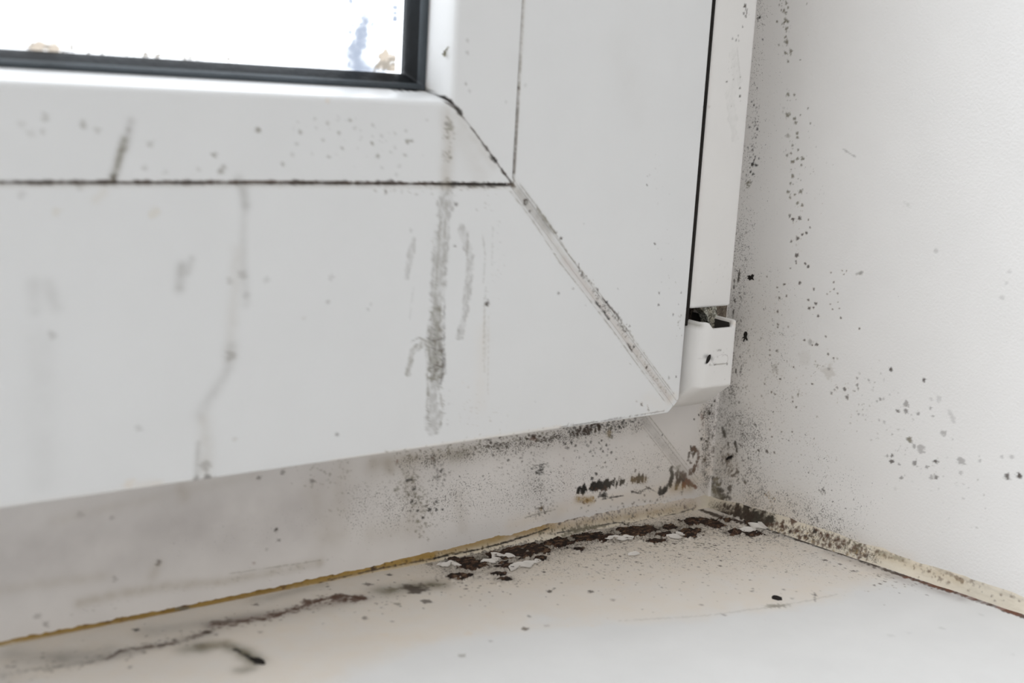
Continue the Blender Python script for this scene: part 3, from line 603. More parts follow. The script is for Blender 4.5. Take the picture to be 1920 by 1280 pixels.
ST_WALL = [
    ('sp',10.35,105.2,0.548,0.8,'o'),
    ('sp',10.36,102.86,0.549,0.8,'o'),
    ('sp',10.59,100.94,0.646,0.8,'o'),
    ('sp',11.31,100.51,0.484,0.8,'o'),
    ('sp',11.09,98.81,0.71,0.8,'o'),
    ('sp',11.09,96.58,0.485,0.8,'o'),
    ('sp',11.6,95.39,0.873,0.8,'o'),
    ('sp',11.47,92.47,0.551,0.8,'o'),
    ('sp',13.23,92.93,0.71,0.8,'o'),
    ('sp',12.61,90.26,0.453,0.8,'o'),
    ('sp',13.6,81.78,0.649,0.8,'o'),
    ('sp',15.58,81.74,0.485,0.8,'o'),
    ('sp',14.13,76.38,0.975,0.8,'o'),
    ('sp',16.4,75.63,0.583,0.8,'o'),
    ('sp',16.84,74.53,0.647,0.8,'o'),
    ('sp',14.85,71.05,0.814,0.4,'o'),
    ('sp',17.61,71.88,0.55,0.8,'o'),
    ('sp',17.89,70.81,0.55,0.8,'o'),
    ('sp',16.53,68.76,0.552,0.8,'o'),
    ('sp',18.38,67.58,0.486,0.8,'o'),
    ('sp',15.18,66.03,0.555,0.8,'o'),
    ('sp',16.32,66.55,0.488,0.8,'o'),
    ('sp',16.99,64.41,0.716,0.8,'o'),
    ('sp',18.49,65.31,0.551,0.8,'o'),
    ('sp',20.01,65.52,0.711,0.8,'o'),
    ('sp',19.86,63.76,0.518,0.8,'o'),
    ('sp',17.52,60.71,0.749,0.8,'o'),
    ('sp',17.08,58.69,0.49,0.8,'o'),
    ('sp',16.56,56.43,0.589,0.8,'o'),
    ('sp',20.57,56.9,0.811,0.8,'o'),
    ('sp',18.87,55.9,0.489,0.8,'o'),
    ('sp',17.41,54.96,0.523,0.8,'o'),
    ('sp',19.86,53.65,0.683,0.8,'o'),
    ('sp',21.35,53.37,0.584,0.8,'o'),
    ('sp',8.03,100.51,0.487,0.8,'o'),
    ('sp',8.21,104.79,0.389,0.8,'o'),
    ('sp',8.99,103.5,0.388,0.8,'o'),
    ('sp',9.25,94.5,0.39,0.8,'o'),
    ('sp',21.37,74.7,0.353,0.8,'o'),
    ('sp',20.16,78.5,0.353,0.8,'o'),
    ('sp',18.08,76.67,0.322,0.8,'o'),
    ('sp',16.31,90.77,0.321,0.8,'o'),
    ('sp',16.65,105.07,0.318,0.8,'o'),
    ('sp',10.99,104.13,0.483,0.8,'o'),
    ('sp',9.77,103.5,0.484,0.8,'o'),
    ('sp',10.3,100.3,0.485,0.8,'o'),
    ('sp',2.33,101.58,0.558,0.95,'k'),
    ('sp',3.05,78.55,0.465,0.95,'k'),
    ('sp',2.24,79.4,0.333,0.95,'k'),
    ('sp',4.85,72.19,0.432,0.95,'k'),
    ('sp',2.35,72.62,0.434,0.95,'k'),
    ('sp',4.29,62.73,0.836,0.95,'k'),
    ('sp',5.67,62.62,0.6,0.95,'k'),
    ('sp',4.86,60.07,0.535,0.95,'k'),
    ('sp',6.28,64.46,0.333,0.95,'k'),
    ('sp',2.42,67.1,0.402,0.95,'k'),
    ('sp',3.97,60.67,0.502,0.95,'k'),
    ('sp',5.14,64.83,0.367,0.95,'k'),
    ('sp',4.81,63.9,0.4,0.95,'k'),
    ('sp',3.95,95.81,0.328,0.95,'k'),
    ('sk',1.227,60,0.098,0.252,0.7,'o',[(9.52,106.05),(10.98,97.87),(12.44,91.03)]),
    ('sk',2.118,90,0.085,0.226,0.6,'o',[(12.9,82.75),(16.67,64.82),(19.13,52.34),(20.78,41.13)]),
    ('sk',1.261,90,0.101,0.259,0.85,'d',[(4.23,78.16),(3.97,68.15),(3.87,56.58)]),
    ('sk',0.913,40,0.102,0.263,0.7,'o',[(3.43,57.27)]),
    ('sk',4.526,40,0.084,0.181,0.5,'o',[(21.24,76.24),(25.8,51.64)]),
    ('sp',17.82,50.11,0.491,0.85,'d'),
    ('sp',18.9,49.34,0.654,0.85,'d'),
    ('sp',20.98,49.9,0.716,0.85,'d'),
    ('sp',20.98,44.35,0.718,0.85,'d'),
    ('sp',19.13,43.4,0.492,0.85,'d'),
    ('sp',23.48,46.26,0.551,0.85,'d'),
    ('sp',22.25,45.72,0.488,0.85,'d'),
    ('sp',21.3,40.03,0.719,0.85,'d'),
    ('sp',21.16,38.45,0.458,0.85,'d'),
    ('sp',21.3,37.79,0.393,0.85,'d'),
    ('sp',24.11,38.18,0.456,0.85,'d'),
    ('sp',25.04,37.47,0.553,0.85,'d'),
    ('sp',18.32,31.72,0.562,0.85,'d'),
    ('sp',16.11,30.54,0.399,0.85,'d'),
    ('sp',23.12,32.88,0.72,0.85,'d'),
    ('sp',27.44,31.85,0.519,0.85,'d'),
    ('sp',17.1,27.83,0.465,0.85,'d'),
    ('sp',19.33,28.69,0.43,0.85,'d'),
    ('sp',16.99,24.09,0.533,0.85,'d'),
    ('sp',17.47,20.6,0.467,0.85,'d'),
    ('sp',17.55,19.86,0.4,0.85,'d'),
    ('sp',26.21,28.69,0.489,0.85,'d'),
    ('sp',28.53,28.11,0.584,0.85,'d'),
    ('sp',26.79,26.54,0.619,0.85,'d'),
    ('sp',28.03,26.91,0.39,0.85,'d'),
    ('sp',29.67,24.94,0.519,0.85,'d'),
    ('sp',36.4,25.5,0.415,0.85,'d'),
    ('sp',42.13,23.74,0.379,0.85,'d'),
    ('sp',26.2,17.79,0.492,0.85,'d'),
    ('sp',30.13,17.37,0.716,0.85,'d'),
    ('sp',28.77,16.9,0.424,0.85,'d'),
    ('sp',15.75,13.16,0.403,0.85,'d'),
    ('sp',17.96,13.4,0.535,0.85,'d'),
    ('sp',15.98,11.75,0.403,0.85,'d'),
    ('sp',33.87,15.42,0.452,0.85,'d'),
    ('sp',35.54,14.62,0.419,0.85,'d'),
    ('sp',32.7,19.86,0.485,0.85,'d'),
    ('sp',20.81,20.6,0.331,0.85,'d'),
    ('sp',23.72,9.94,0.397,0.85,'d'),
    ('sp',19.98,5.83,0.435,0.85,'d'),
    ('sp',30.13,6.58,0.491,0.85,'d'),
    ('sp',15.14,3.48,0.439,0.85,'d'),
    ('sp',17.6,1.82,0.505,0.85,'d'),
    ('sp',18.81,1.31,0.437,0.85,'d'),
    ('sp',24.61,0.57,0.399,0.85,'d'),
    ('sp',25.9,-0.77,0.464,0.85,'d'),
    ('sp',32.09,36.9,0.384,0.85,'d'),
    ('sp',35.33,37.8,0.318,0.85,'d'),
    ('sp',36.6,37.97,0.317,0.85,'d'),
    ('sp',35.93,36.95,0.318,0.85,'d'),
    ('sp',33.25,34.49,0.416,0.85,'d'),
    ('sp',33.53,32.71,0.416,0.85,'d'),
    ('sp',34.7,31.79,0.383,0.85,'d'),
    ('sp',31.66,31.1,0.322,0.85,'d'),
    ('sp',32.5,31.89,0.321,0.85,'d'),
    ('sp',32.9,28.64,0.321,0.85,'d'),
    ('sp',35.1,29.54,0.32,0.85,'d'),
    ('sp',35.66,27.98,0.352,0.85,'d'),
    ('sp',33.74,27.39,0.321,0.85,'d'),
    ('sp',24.39,47.8,0.388,0.85,'d'),
    ('sp',23.7,49.76,0.324,0.85,'d'),
    ('sp',12.45,32.98,0.401,0.85,'d'),
    ('sp',19.64,36.27,0.329,0.85,'d'),
    ('sp',18.26,-8.68,0.406,0.85,'d'),
    ('sp',21.99,-8.58,0.403,0.85,'d'),
    ('sp',25.39,-7.77,0.4,0.85,'d'),
    ('sp',19.17,-10.67,0.406,0.85,'d'),
    ('sp',15.21,-15.4,0.512,0.85,'d'),
    ('sp',20.47,-14.82,0.439,0.85,'d'),
    ('sp',17.95,-15.02,0.781,0.85,'d'),
    ('sp',17.97,8.63,1.508,0.25,'o'),
    ('sp',34.42,10.86,2.427,0.32,'w'),
    ('sp',28.1,17.68,0.98,0.5,'g'),
    ('sp',26.75,13.22,2.299,0.12,'w'),
    ('sp',39.89,7.09,0.641,0.75,'d'),
    ('sp',39.54,7.41,0.481,0.7,'d'),
    ('sp',40.74,5.2,0.737,0.75,'d'),
    ('sp',40.96,5.91,0.416,0.7,'d'),
    ('sp',37.57,7.16,0.483,0.6,'d'),
    ('sp',36.84,6.45,0.484,0.6,'d'),
    ('sp',36.04,5.32,0.485,0.6,'d'),
    ('sp',43.34,9.09,0.541,0.6,'d'),
    ('sp',43.76,8.18,0.413,0.6,'d'),
    ('sp',42.76,7.3,0.382,0.6,'d'),
    ('sp',46.44,10.94,0.473,0.45,'d'),
    ('sp',43.01,10.8,0.477,0.55,'d'),
    ('sp',52.28,14.96,0.715,0.9,'d'),
    ('sp',61.45,14.12,0.762,0.9,'d'),
    ('sp',57.42,6.99,1.081,0.5,'d'),
    ('sp',55.39,4.75,0.777,0.75,'d'),
    ('sp',57.76,5.28,0.772,0.65,'d'),
    ('sp',61.0,5.36,0.614,0.55,'d'),
    ('sp',64.13,7.29,0.517,0.5,'d'),
    ('sp',59.52,-1.75,0.989,0.85,'o'),
    ('sp',61.13,-3.15,0.925,0.5,'d'),
    ('sp',62.87,-3.38,1.382,0.4,'d'),
    ('sp',68.31,2.12,1.059,0.4,'d'),
    ('sp',55.26,-7.07,0.626,0.75,'d'),
    ('sp',55.44,-8.52,0.783,0.85,'d'),
    ('sp',54.11,-7.36,0.471,0.5,'d'),
    ('sp',67.1,-5.56,0.823,0.9,'d'),
    ('sp',61.69,-7.48,0.926,0.65,'d'),
    ('sp',73.64,-3.9,1.2,0.45,'d'),
    ('sp',65.0,-7.56,0.613,0.55,'d'),
    ('sp',57.53,-8.81,0.468,0.5,'d'),
    ('sp',58.63,-12.0,0.623,0.55,'d'),
    ('sp',66.53,-9.76,0.765,0.45,'d'),
    ('sp',88.25,-3.89,1.016,0.92,'d'),
    ('sp',65.86,10.27,1.059,0.2,'d'),
    ('sp',63.98,9.76,0.76,0.2,'d'),
    ('sp',69.28,7.22,1.053,0.2,'d'),
    ('sp',70.28,5.86,1.052,0.2,'d'),
    ('sp',85.79,0.31,0.728,0.3,'d'),
    ('sp',83.55,-0.2,0.585,0.3,'d'),
    ('sp',50.25,6.8,0.533,0.55,'d'),
    ('sp',49.45,6.07,0.472,0.4,'d'),
    ('sp',44.58,1.56,0.478,0.5,'d'),
    ('sp',52.15,1.17,0.627,0.3,'d'),
    ('sp',50.63,1.38,0.472,0.3,'d'),
    ('sp',64.99,5.45,0.517,0.4,'d'),
    ('sp',78.4,37.55,0.867,0.2,'d'),
    ('sp',78.95,40.96,0.72,0.16,'d'),
    ('sp',79.33,43.73,0.718,0.16,'d'),
    ('sp',78.38,-2.55,0.593,0.4,'d'),
    ('sp',73.86,-6.77,0.751,0.3,'d'),
    ('sp',34.64,11.63,0.647,0.4,'d'),
    ('sk',1.773,22,0.099,0.284,0.6,'o',[(30.66,11.0)]),
    ('sk',1.457,22,0.102,0.291,0.6,'o',[(18.14,8.23)]),
    ('sk',1.619,22,0.101,0.288,0.6,'o',[(25.56,3.35)]),
    ('sp',40.61,37.91,0.786,0.5,'g'),
    ('sp',60.45,46.24,0.749,0.3,'g'),
    ('sp',85.32,-4.53,1.023,0.85,'d'),
    ('sp',67.75,-9.56,0.763,0.7,'d'),
    ('sp',37.02,-21.37,0.492,0.5,'d'),
    ('sk',0.713,16,0.114,0.257,0.8,'k',[(36.71,-21.6)]),
    ('ln',0.407,0.45,'g',[(31.68,68.84),(35.62,67.1)]),
    ('ln',0.682,0.45,'g',[(39.57,37.62),(41.34,38.28)]),
    ('ln',0.659,0.3,'s',[(50.64,56.96),(52.17,56.32)]),
    ('sk',8.775,110,0.098,0.281,0.5,'o',[(35.61,10.53),(45.89,4.1),(62.25,-6.12),(76.64,-7.89)]),
    ('sk',8.538,60,0.137,0.383,0.3,'g',[(47.87,12.99),(62.42,-7.47),(80.33,-15.02)]),
    ('sk',5.245,420,0.105,0.3,0.6,'d',[(2.58,13.13),(4.94,-4.89),(5.15,-23.66)]),
    ('sk',6.275,300,0.089,0.236,0.5,'o',[(6.6,25.92),(12.43,5.89),(16.71,-16.05)]),
    ('sk',10.836,260,0.087,0.217,0.45,'o',[(16.94,27.54),(24.35,-6.61),(32.99,-22.46)]),
    ('md',9.052,0.46,'k',[(1.65,46.09),(2.69,25.31),(3.34,-2.13),(3.97,-33.55)]),
    ('md',10.263,0.5,'k',[(10.61,-9.81),(16.51,-30.06),(40.62,-30.8)]),
    ('md',14.613,0.3,'k',[(13.55,27.01),(20.99,-7.39),(46.32,-24.7)]),
    ('md',4.746,0.36,'k',[(1.92,106.12),(2.84,59.4),(2.54,46.19)]),
    ('md',7.247,0.25,'k',[(6.06,92.28),(9.19,49.85)]),
    ('hz',4.154,0.28,'g',[(2.81,19.27),(2.79,-2.25),(3.29,-27.33)]),
    ('hz',4.914,0.25,'g',[(7.61,-7.4),(7.17,-19.99)]),
    ('hz',2.492,0.35,'t',[(3.89,-32.77),(20.41,-32.86),(40.97,-33.69),(62.83,-33.55)]),
    ('hz',3.666,0.2,'t',[(14.67,-29.79),(25.25,-29.16)]),
    ('hz',4.213,0.14,'w',[(26.58,-25.73),(47.19,-31.82)]),
    ('ln',0.593,0.95,'k',[(3.39,33.67),(3.24,30.21)]),
    ('ln',0.446,0.95,'k',[(1.94,30.47),(2.0,28.22)]),
    ('ln',0.387,0.95,'k',[(2.27,25.85),(2.79,24.42)]),
    ('ln',0.597,0.95,'k',[(2.66,22.28),(2.57,19.84)]),
    ('ln',0.597,0.95,'k',[(6.99,6.32),(6.77,5.06)]),
    ('ln',0.599,0.95,'k',[(5.24,5.67),(5.16,4.73)]),
    ('ln',0.602,0.95,'k',[(3.76,0.75),(4.4,-0.05)]),
    ('ln',0.911,0.95,'k',[(2.56,-11.99),(3.56,-14.27)]),
    ('ln',0.606,0.95,'k',[(4.85,-15.85),(5.38,-17.29)]),
    ('ln',0.754,0.95,'k',[(7.16,-14.98),(8.19,-17.54)]),
    ('ln',1.059,0.95,'k',[(5.03,-20.85),(6.88,-19.12)]),
    ('ln',0.905,0.95,'k',[(7.17,-25.04),(9.19,-23.25)]),
    ('ln',1.683,0.95,'k',[(3.23,-30.22),(4.61,-32.41)]),
    ('ln',1.219,0.95,'k',[(6.6,-28.36),(6.45,-32.06)]),
    ('ln',0.76,0.95,'k',[(7.15,-28.21),(7.1,-29.49)]),
    ('ln',1.23,0.95,'k',[(0.07,-27.38),(1.38,-30.72)]),
    ('ln',0.751,0.95,'k',[(11.04,-24.97),(12.06,-25.95)]),
    ('sk',1.727,50,0.184,0.553,0.9,'k',[(1.45,-27.82),(4.09,-31.11),(7.09,-31.09)]),
    ('sk',2.47,50,0.152,0.456,0.85,'d',[(4.28,-19.14),(7.67,-24.59)]),
    ('sk',1.34,40,0.153,0.551,0.85,'o',[(2.2,-26.02),(1.96,-32.5)]),
    ('hz',1.724,0.6,'o',[(0.78,-30.41),(3.89,-32.77)]),
    ('ln',0.369,0.5,'o',[(19.68,-31.2),(22.24,-30.32)]),
    ('sk',1.669,24,0.119,0.356,0.6,'y',[(19.08,-27.48),(22.03,-28.52)]),
    ('hz',7.561,0.22,'t',[(0.77,-21.6),(8.74,-25.89),(27.1,-30.17)]),
    ('hz',11.059,0.1,'t',[(10.1,26.47),(15.18,-2.64)]),
]
ST_CAP = [
    ('sk',1.082,12,0.095,0.244,0.6,'r',[(-1.81,16.32),(-0.77,10.67)]),
    ('sk',3.548,18,0.082,0.191,0.5,'o',[(3.61,18.69),(10.59,9.68)]),
    ('hz',0.673,0.6,'o',[(-5.42,24.8),(-1.75,23.75),(1.21,22.73)]),
    ('hz',0.674,0.5,'g',[(-5.29,22.06),(-4.9,13.8),(-4.66,6.85)]),
    ('ln',0.413,0.7,'d',[(6.84,16.07),(8.2,16.11)]),
    ('ln',0.222,0.6,'o',[(4.37,12.47),(10.64,12.37)]),
    ('sp',6.31,12.45,0.38,0.8,'d'),
    ('sp',10.86,12.21,0.479,0.6,'d'),
    ('sk',0.826,26,0.069,0.165,0.5,'r',[(7.07,14.22),(10.35,14.67)]),
    ('hz',0.549,0.6,'k',[(3.12,14.82),(4.95,14.11)]),
    ('hz',0.554,0.4,'t',[(11.15,23.78),(12.89,22.54)]),
    ('sk',0.668,40,0.08,0.214,0.6,'o',[(-5.79,24.82),(-4.95,11.04)]),
    ('sp',3.33,13.12,0.551,0.9,'k'),
    ('sp',4.29,14.72,0.551,0.7,'k'),
    ('sk',0.533,30,0.107,0.266,0.8,'d',[(11.21,103.08),(12.16,100.3)]),
    ('sp',11.28,102.57,0.46,0.8,'d'),
    ('sp',10.95,100.73,0.46,0.8,'d'),
    ('sp',11.78,100.27,0.461,0.7,'d'),
    ('sp',7.75,94.52,0.398,0.8,'d'),
    ('sp',9.12,94.23,0.399,0.7,'d'),
    ('sp',10.09,94.17,0.369,0.6,'d'),
    ('sp',9.74,95.31,0.338,0.6,'d'),
    ('sp',7.01,83.91,0.431,0.8,'d'),
    ('sp',11.99,82.57,0.404,0.8,'d'),
    ('sp',12.25,80.59,0.467,0.9,'d'),
    ('sp',1.77,77.52,0.459,0.4,'w'),
    ('sp',10.98,97.61,0.338,0.8,'d'),
    ('sp',11.84,85.21,0.248,0.7,'d'),
    ('ln',0.405,0.2,'g',[(9.75,92.32),(11.93,84.55)]),
    ('st',2.688,0.16,'s',[(8.49,90.28),(10.77,84.5),(8.6,80.43),(11.9,69.87)]),
    ('sk',1.866,30,0.08,0.187,0.4,'o',[(7.06,89.54),(12.02,77.91)]),
    ('hz',0.67,0.14,'p',[(1.56,103.28),(1.49,64.32),(1.92,28.97)]),
    ('sk',5.525,30,0.083,0.193,0.35,'o',[(10.27,39.75),(11.87,27.04)]),
    ('ln',0.347,0.4,'o',[(0.66,26.68),(8.07,25.98),(15.17,26.15)]),
    ('hz',0.562,0.25,'w',[(17.09,60.42),(16.51,28.22)]),
]
ST_GLASS = [
    ('hz',1.012,0.4,'u',[(-90.31,95.6),(-91.34,88.97),(-92.24,85.61)]),
    ('hz',1.464,0.55,'u',[(-91.85,88.93),(-92.67,83.39),(-92.07,81.21)]),
    ('hz',1.589,0.4,'u',[(-94.37,84.38),(-89.74,81.34)]),
    ('sp',-94.38,95.03,0.768,0.6,'u'),
    ('ln',1.142,0.9,'u',[(-83.45,94.64),(-83.45,91.76)]),
    ('hz',0.574,0.25,'u',[(-83.4,90.65),(-83.5,83.94)]),
    ('hz',0.573,0.35,'u',[(-106.11,81.72),(-85.79,81.34)]),
    ('ln',0.572,0.7,'t',[(-86.19,84.44),(-86.34,81.75)]),
    ('ln',0.69,0.75,'t',[(-86.45,84.43),(-85.11,84.06),(-82.96,83.74),(-81.1,84.53)]),
    ('ln',0.576,0.7,'w',[(-83.22,83.73),(-83.14,81.93)]),
    ('sk',0.684,22,0.171,0.411,0.8,'w',[(-86.57,84.2),(-81.21,83.85)]),
    ('sk',0.569,26,0.171,0.41,0.75,'t',[(-88.45,81.75),(-81.12,82.04)]),
    ('sp',-83.17,82.61,0.529,0.85,'o'),
    ('sp',-82.15,83.79,0.53,0.9,'o'),
    ('sp',-85.66,84.48,0.526,0.8,'o'),
    ('ln',0.574,0.8,'w',[(-80.54,95.33),(-80.73,93.75)]),
    ('ln',0.577,0.7,'t',[(-80.54,89.74),(-80.73,85.23)]),
    ('sk',0.344,24,0.172,0.344,0.8,'w',[(-80.67,95.32),(-80.98,84.65)]),
    ('sp',-158.0,82.01,0.998,0.7,'t'),
    ('ln',0.675,0.8,'t',[(-159.61,81.43),(-158.28,82.08),(-155.63,81.69)]),
    ('sp',-156.39,81.64,0.891,0.8,'w'),
    ('sk',0.48,20,0.192,0.384,0.7,'w',[(-160.35,81.38),(-151.78,81.37)]),
    ('sk',0.295,36,0.147,0.393,0.7,'w',[(-150.8,81.33),(-117.92,81.45)]),
    ('sk',0.912,30,0.342,0.684,0.8,'t',[(-86.96,83.95),(-80.96,84.31)]),
    ('sk',0.912,40,0.342,0.684,0.75,'w',[(-87.79,81.89),(-80.88,82.74)]),
    ('sk',0.458,30,0.286,0.573,0.8,'w',[(-80.83,95.86),(-81.0,85.21)]),
    ('sk',0.577,16,0.385,0.769,0.7,'t',[(-159.42,81.63),(-154.68,81.56)]),
    ('sk',2.243,60,0.224,0.673,0.5,'u',[(-92.06,91.1),(-92.61,81.73)]),
]
ST_BEAD = [
    ('hz',1.174,0.55,'y',[(-166.22,-33.1),(-149.44,-33.6),(-131.25,-34.01),(-111.49,-33.96),(-89.94,-33.78),(-64.34,-33.66),(-39.3,-32.82),(-15.58,-33.09),(10.37,-34.17),(24.29,-34.12)]),
    ('hz',1.188,1.0,'y',[(-166.22,-33.1),(-149.44,-33.6),(-131.25,-34.01),(-111.49,-33.96),(-89.94,-33.78),(-64.34,-33.66)]),
    ('hz',0.911,1.0,'m',[(-166.22,-33.1),(-149.44,-33.6),(-131.25,-34.01),(-111.49,-33.96),(-89.94,-33.78)]),
    ('ln',1.025,0.7,'m',[(-166.22,-33.1),(-149.44,-33.6),(-131.25,-34.01),(-111.49,-33.96)]),
    ('sk',0.42,70,0.105,0.315,0.6,'b',[(-166.22,-33.1),(-149.44,-33.6),(-131.25,-34.01),(-111.49,-33.96),(-89.94,-33.78)]),
    ('ln',1.173,0.85,'y',[(-166.23,-33.43),(-160.09,-33.56),(-149.44,-33.6)]),
    ('ln',0.989,0.8,'y',[(-153.76,-33.58),(-147.25,-33.84),(-133.61,-34.13)]),
    ('ln',0.781,0.6,'b',[(-149.44,-33.6),(-140.53,-34.1)]),
    ('sp',-128.27,-34.52,1.318,0.9,'b'),
    ('ln',0.921,0.8,'o',[(-130.06,-34.14),(-126.46,-34.77)]),
    ('ln',0.713,0.7,'y',[(-126.46,-34.4),(-111.48,-34.22)]),
    ('ln',0.86,0.8,'y',[(-104.95,-34.24),(-95.49,-34.28),(-81.34,-34.07)]),
    ('sp',-104.68,-34.3,0.831,0.7,'b'),
    ('ln',1.022,0.7,'y',[(-96.87,-34.28),(-89.93,-34.04),(-75.45,-33.82),(-64.34,-33.66)]),
    ('hz',1.204,0.55,'y',[(-69.47,-32.74),(-50.58,-31.61),(-30.18,-31.74)]),
    ('hz',1.406,0.35,'y',[(-40.58,-31.45),(-23.02,-31.88)]),
    ('sk',0.859,150,0.11,0.344,0.8,'d',[(-95.51,-33.89),(24.41,-35.1)]),
    ('sk',1.398,80,0.126,0.363,0.8,'k',[(-26.58,-32.33),(3.58,-32.64)]),
    ('sp',-81.34,-33.94,1.017,0.9,'d'),
    ('ln',0.328,0.95,'k',[(-64.3,-34.49),(-58.49,-34.15),(-50.4,-34.47),(-40.4,-34.07),(-36.14,-33.64),(-28.33,-32.77)]),
    ('ln',0.383,0.75,'d',[(-95.48,-34.81),(-87.08,-34.58),(-75.43,-34.36),(-64.3,-34.49)]),
    ('ln',0.381,0.95,'k',[(-28.21,-34.26),(-15.45,-34.61),(-5.98,-34.65),(-0.06,-35.61),(11.96,-35.68),(24.41,-35.1)]),
    ('ln',0.851,0.8,'o',[(-24.55,-35.17),(-19.14,-34.59),(-9.78,-34.94)]),
    ('ln',0.374,0.95,'k',[(-18.5,-31.42),(-10.65,-31.62)]),
    ('ln',0.284,0.8,'k',[(-23.02,-31.88),(-18.47,-31.72)]),
    ('ln',0.343,0.9,'k',[(-41.39,-32.04),(-36.27,-31.89),(-33.73,-31.15)]),
    ('sp',-28.78,-31.53,0.96,0.95,'k'),
    ('sp',-8.04,-31.13,1.079,0.95,'k'),
    ('sp',-3.92,-32.08,0.669,0.85,'k'),
    ('sp',0.75,-33.89,0.591,0.9,'k'),
    ('sp',-8.82,-28.89,0.497,0.9,'k'),
    ('sp',3.07,-31.48,0.592,0.9,'d'),
    ('sp',6.21,-34.92,0.511,0.9,'k'),
    ('sp',20.5,-34.17,0.698,0.8,'b'),
    ('hz',1.832,0.2,'w',[(-15.62,-32.63),(24.31,-34.28)]),
    ('sk',0.704,40,0.141,0.422,0.8,'o',[(-22.87,-33.68),(-13.52,-35.23)]),
    ('hz',1.836,0.4,'p',[(17.61,-30.89),(26.29,-32.98)]),
    ('md',2.137,0.35,'k',[(-33.73,-31.15),(24.31,-34.28)]),
    ('hz',2.278,0.35,'p',[(-40.53,-32.18),(-15.76,-31.11),(24.12,-32.66)]),
    ('sk',1.932,120,0.11,0.331,0.7,'d',[(-33.67,-31.89),(24.22,-33.47)]),
    ('hz',1.351,0.55,'y',[(-60.15,-33.02),(-45.56,-32.47),(-30.18,-31.74)]),
    ('hz',0.978,0.4,'y',[(-40.53,-32.18),(-26.59,-32.18)]),
    ('sk',0.691,50,0.166,0.47,0.8,'o',[(-33.56,-33.36),(-11.68,-34.78)]),
    ('ln',0.33,0.95,'k',[(-64.3,-34.49),(-50.4,-34.47),(-36.14,-33.64),(-28.33,-32.77)]),
]
ST_WBEAD = [
    ('sk',1.696,120,0.181,0.603,0.95,'k',[(11.04,-34.71),(18.22,-33.91),(22.65,-33.87)]),
    ('sk',2.088,70,0.182,0.547,0.85,'d',[(7.32,-34.66),(21.69,-33.22)]),
    ('ln',2.953,0.9,'k',[(15.56,-34.36),(21.4,-33.77)]),
    ('sp',13.37,-32.63,1.379,0.95,'k'),
    ('ln',1.476,0.9,'d',[(13.94,-36.09),(21.9,-35.02)]),
    ('sp',21.76,-33.82,1.527,0.95,'k'),
    ('hz',1.684,0.4,'b',[(5.41,-34.4),(14.63,-34.16)]),
    ('sp',28.52,-32.01,1.421,0.9,'b'),
    ('sp',29.18,-34.72,0.669,0.95,'k'),
    ('sp',35.9,-32.88,0.824,0.95,'k'),
    ('sp',33.91,-31.65,0.661,0.6,'o'),
    ('sp',49.19,-34.07,0.963,0.7,'o'),
    ('sk',1.654,190,0.118,0.382,0.7,'b',[(23.62,-34.67),(38.76,-33.23),(51.66,-33.74)]),
    ('sk',1.471,90,0.118,0.324,0.6,'y',[(23.71,-35.41),(51.75,-34.45)]),
    ('sk',1.582,70,0.127,0.394,0.7,'o',[(45.21,-32.77),(51.66,-33.74)]),
    ('ln',1.024,0.55,'o',[(54.67,-32.96),(59.25,-32.97),(63.73,-32.86)]),
    ('ln',0.99,0.65,'b',[(70.24,-32.34),(74.56,-32.64),(78.14,-33.14)]),
    ('ln',0.645,0.35,'w',[(78.05,-32.48),(84.97,-32.95),(94.25,-33.21)]),
    ('hz',0.982,0.25,'y',[(54.74,-33.52),(78.17,-33.41)]),
    ('md',2.477,0.5,'k',[(21.92,-35.17),(42.09,-33.72),(54.83,-34.22)]),
    ('md',2.951,0.75,'k',[(3.66,-35.69),(21.8,-34.12)]),
    ('hz',1.844,0.3,'o',[(1.73,-35.44),(21.83,-34.42)]),
    ('sk',1.527,60,0.305,0.687,0.9,'d',[(4.58,-35.43),(21.75,-33.67)]),
    ('sk',1.66,110,0.236,0.531,0.8,'b',[(21.92,-35.17),(38.84,-33.95),(54.83,-34.22)]),
    ('sk',1.379,60,0.193,0.469,0.6,'b',[(54.74,-33.52),(91.68,-33.41)]),
]
CRUST_MARKS = [(-57.01, 9.42, 4.31, 4.35, 0.05), (-48.0, 10.72, 2.93, 2.66, 0), (-42.51, 10.72, 3.77, 3.59, 0.1), (-36.42, 10.9, 3.54, 3.4, 0.1), (-28.45, 11.06, 3.73, 3.22, 0.1), (-20.5, 10.45, 2.8, 2.33, 0.2), (-16.0, 9.91, 3.24, 3.29, 0.1), (-5.08, 8.82, 4.3, 3.82, 0.05), (0.16, 7.98, 2.6, 2.4, 0), (6.94, 6.36, 2.91, 2.18, 0), (16.44, 7.79, 2.82, 2.22, 0), (19.17, 4.9, 3.7, 2.71, 0), (8.95, 0.57, 3.6, 2.64, 0.1), (1.98, 2.8, 3.15, 1.67, 0.1), (-49.85, 4.38, 2.61, 2.18, 0.3), (-55.1, 0.92, 1.92, 1.07, 0), (-56.36, -2.97, 1.77, 1.48, 0.1), (-64.03, 4.22, 2.41, 1.91, 0), (-40.41, 4.19, 2.26, 1.11, 0.15), (24.86, -7.73, 2.47, 1.69, -0.3), (20.8, -4.66, 2.18, 1.45, 0.3), (26.27, 4.23, 2.54, 1.99, 0.1), (19.62, 1.24, 2.2, 1.47, 0), (-4.08, 0.47, 2.39, 1.41, 0), (-26.83, 4.97, 1.64, 1.37, 0), (-59.46, 13.95, 1.97, 1.97, 0), (32.0, -1.72, 3.72, 2.48, -0.2)]
BEAD_H = [(-166.2, 1.7), (-133.6, 1.4), (-104.9, 1.5), (-89.9, 1.8), (-64.3, 2.6), (-40.4, 3.4), (-15.5, 4.6), (3.8, 4.6), (24.6, 3.4)]
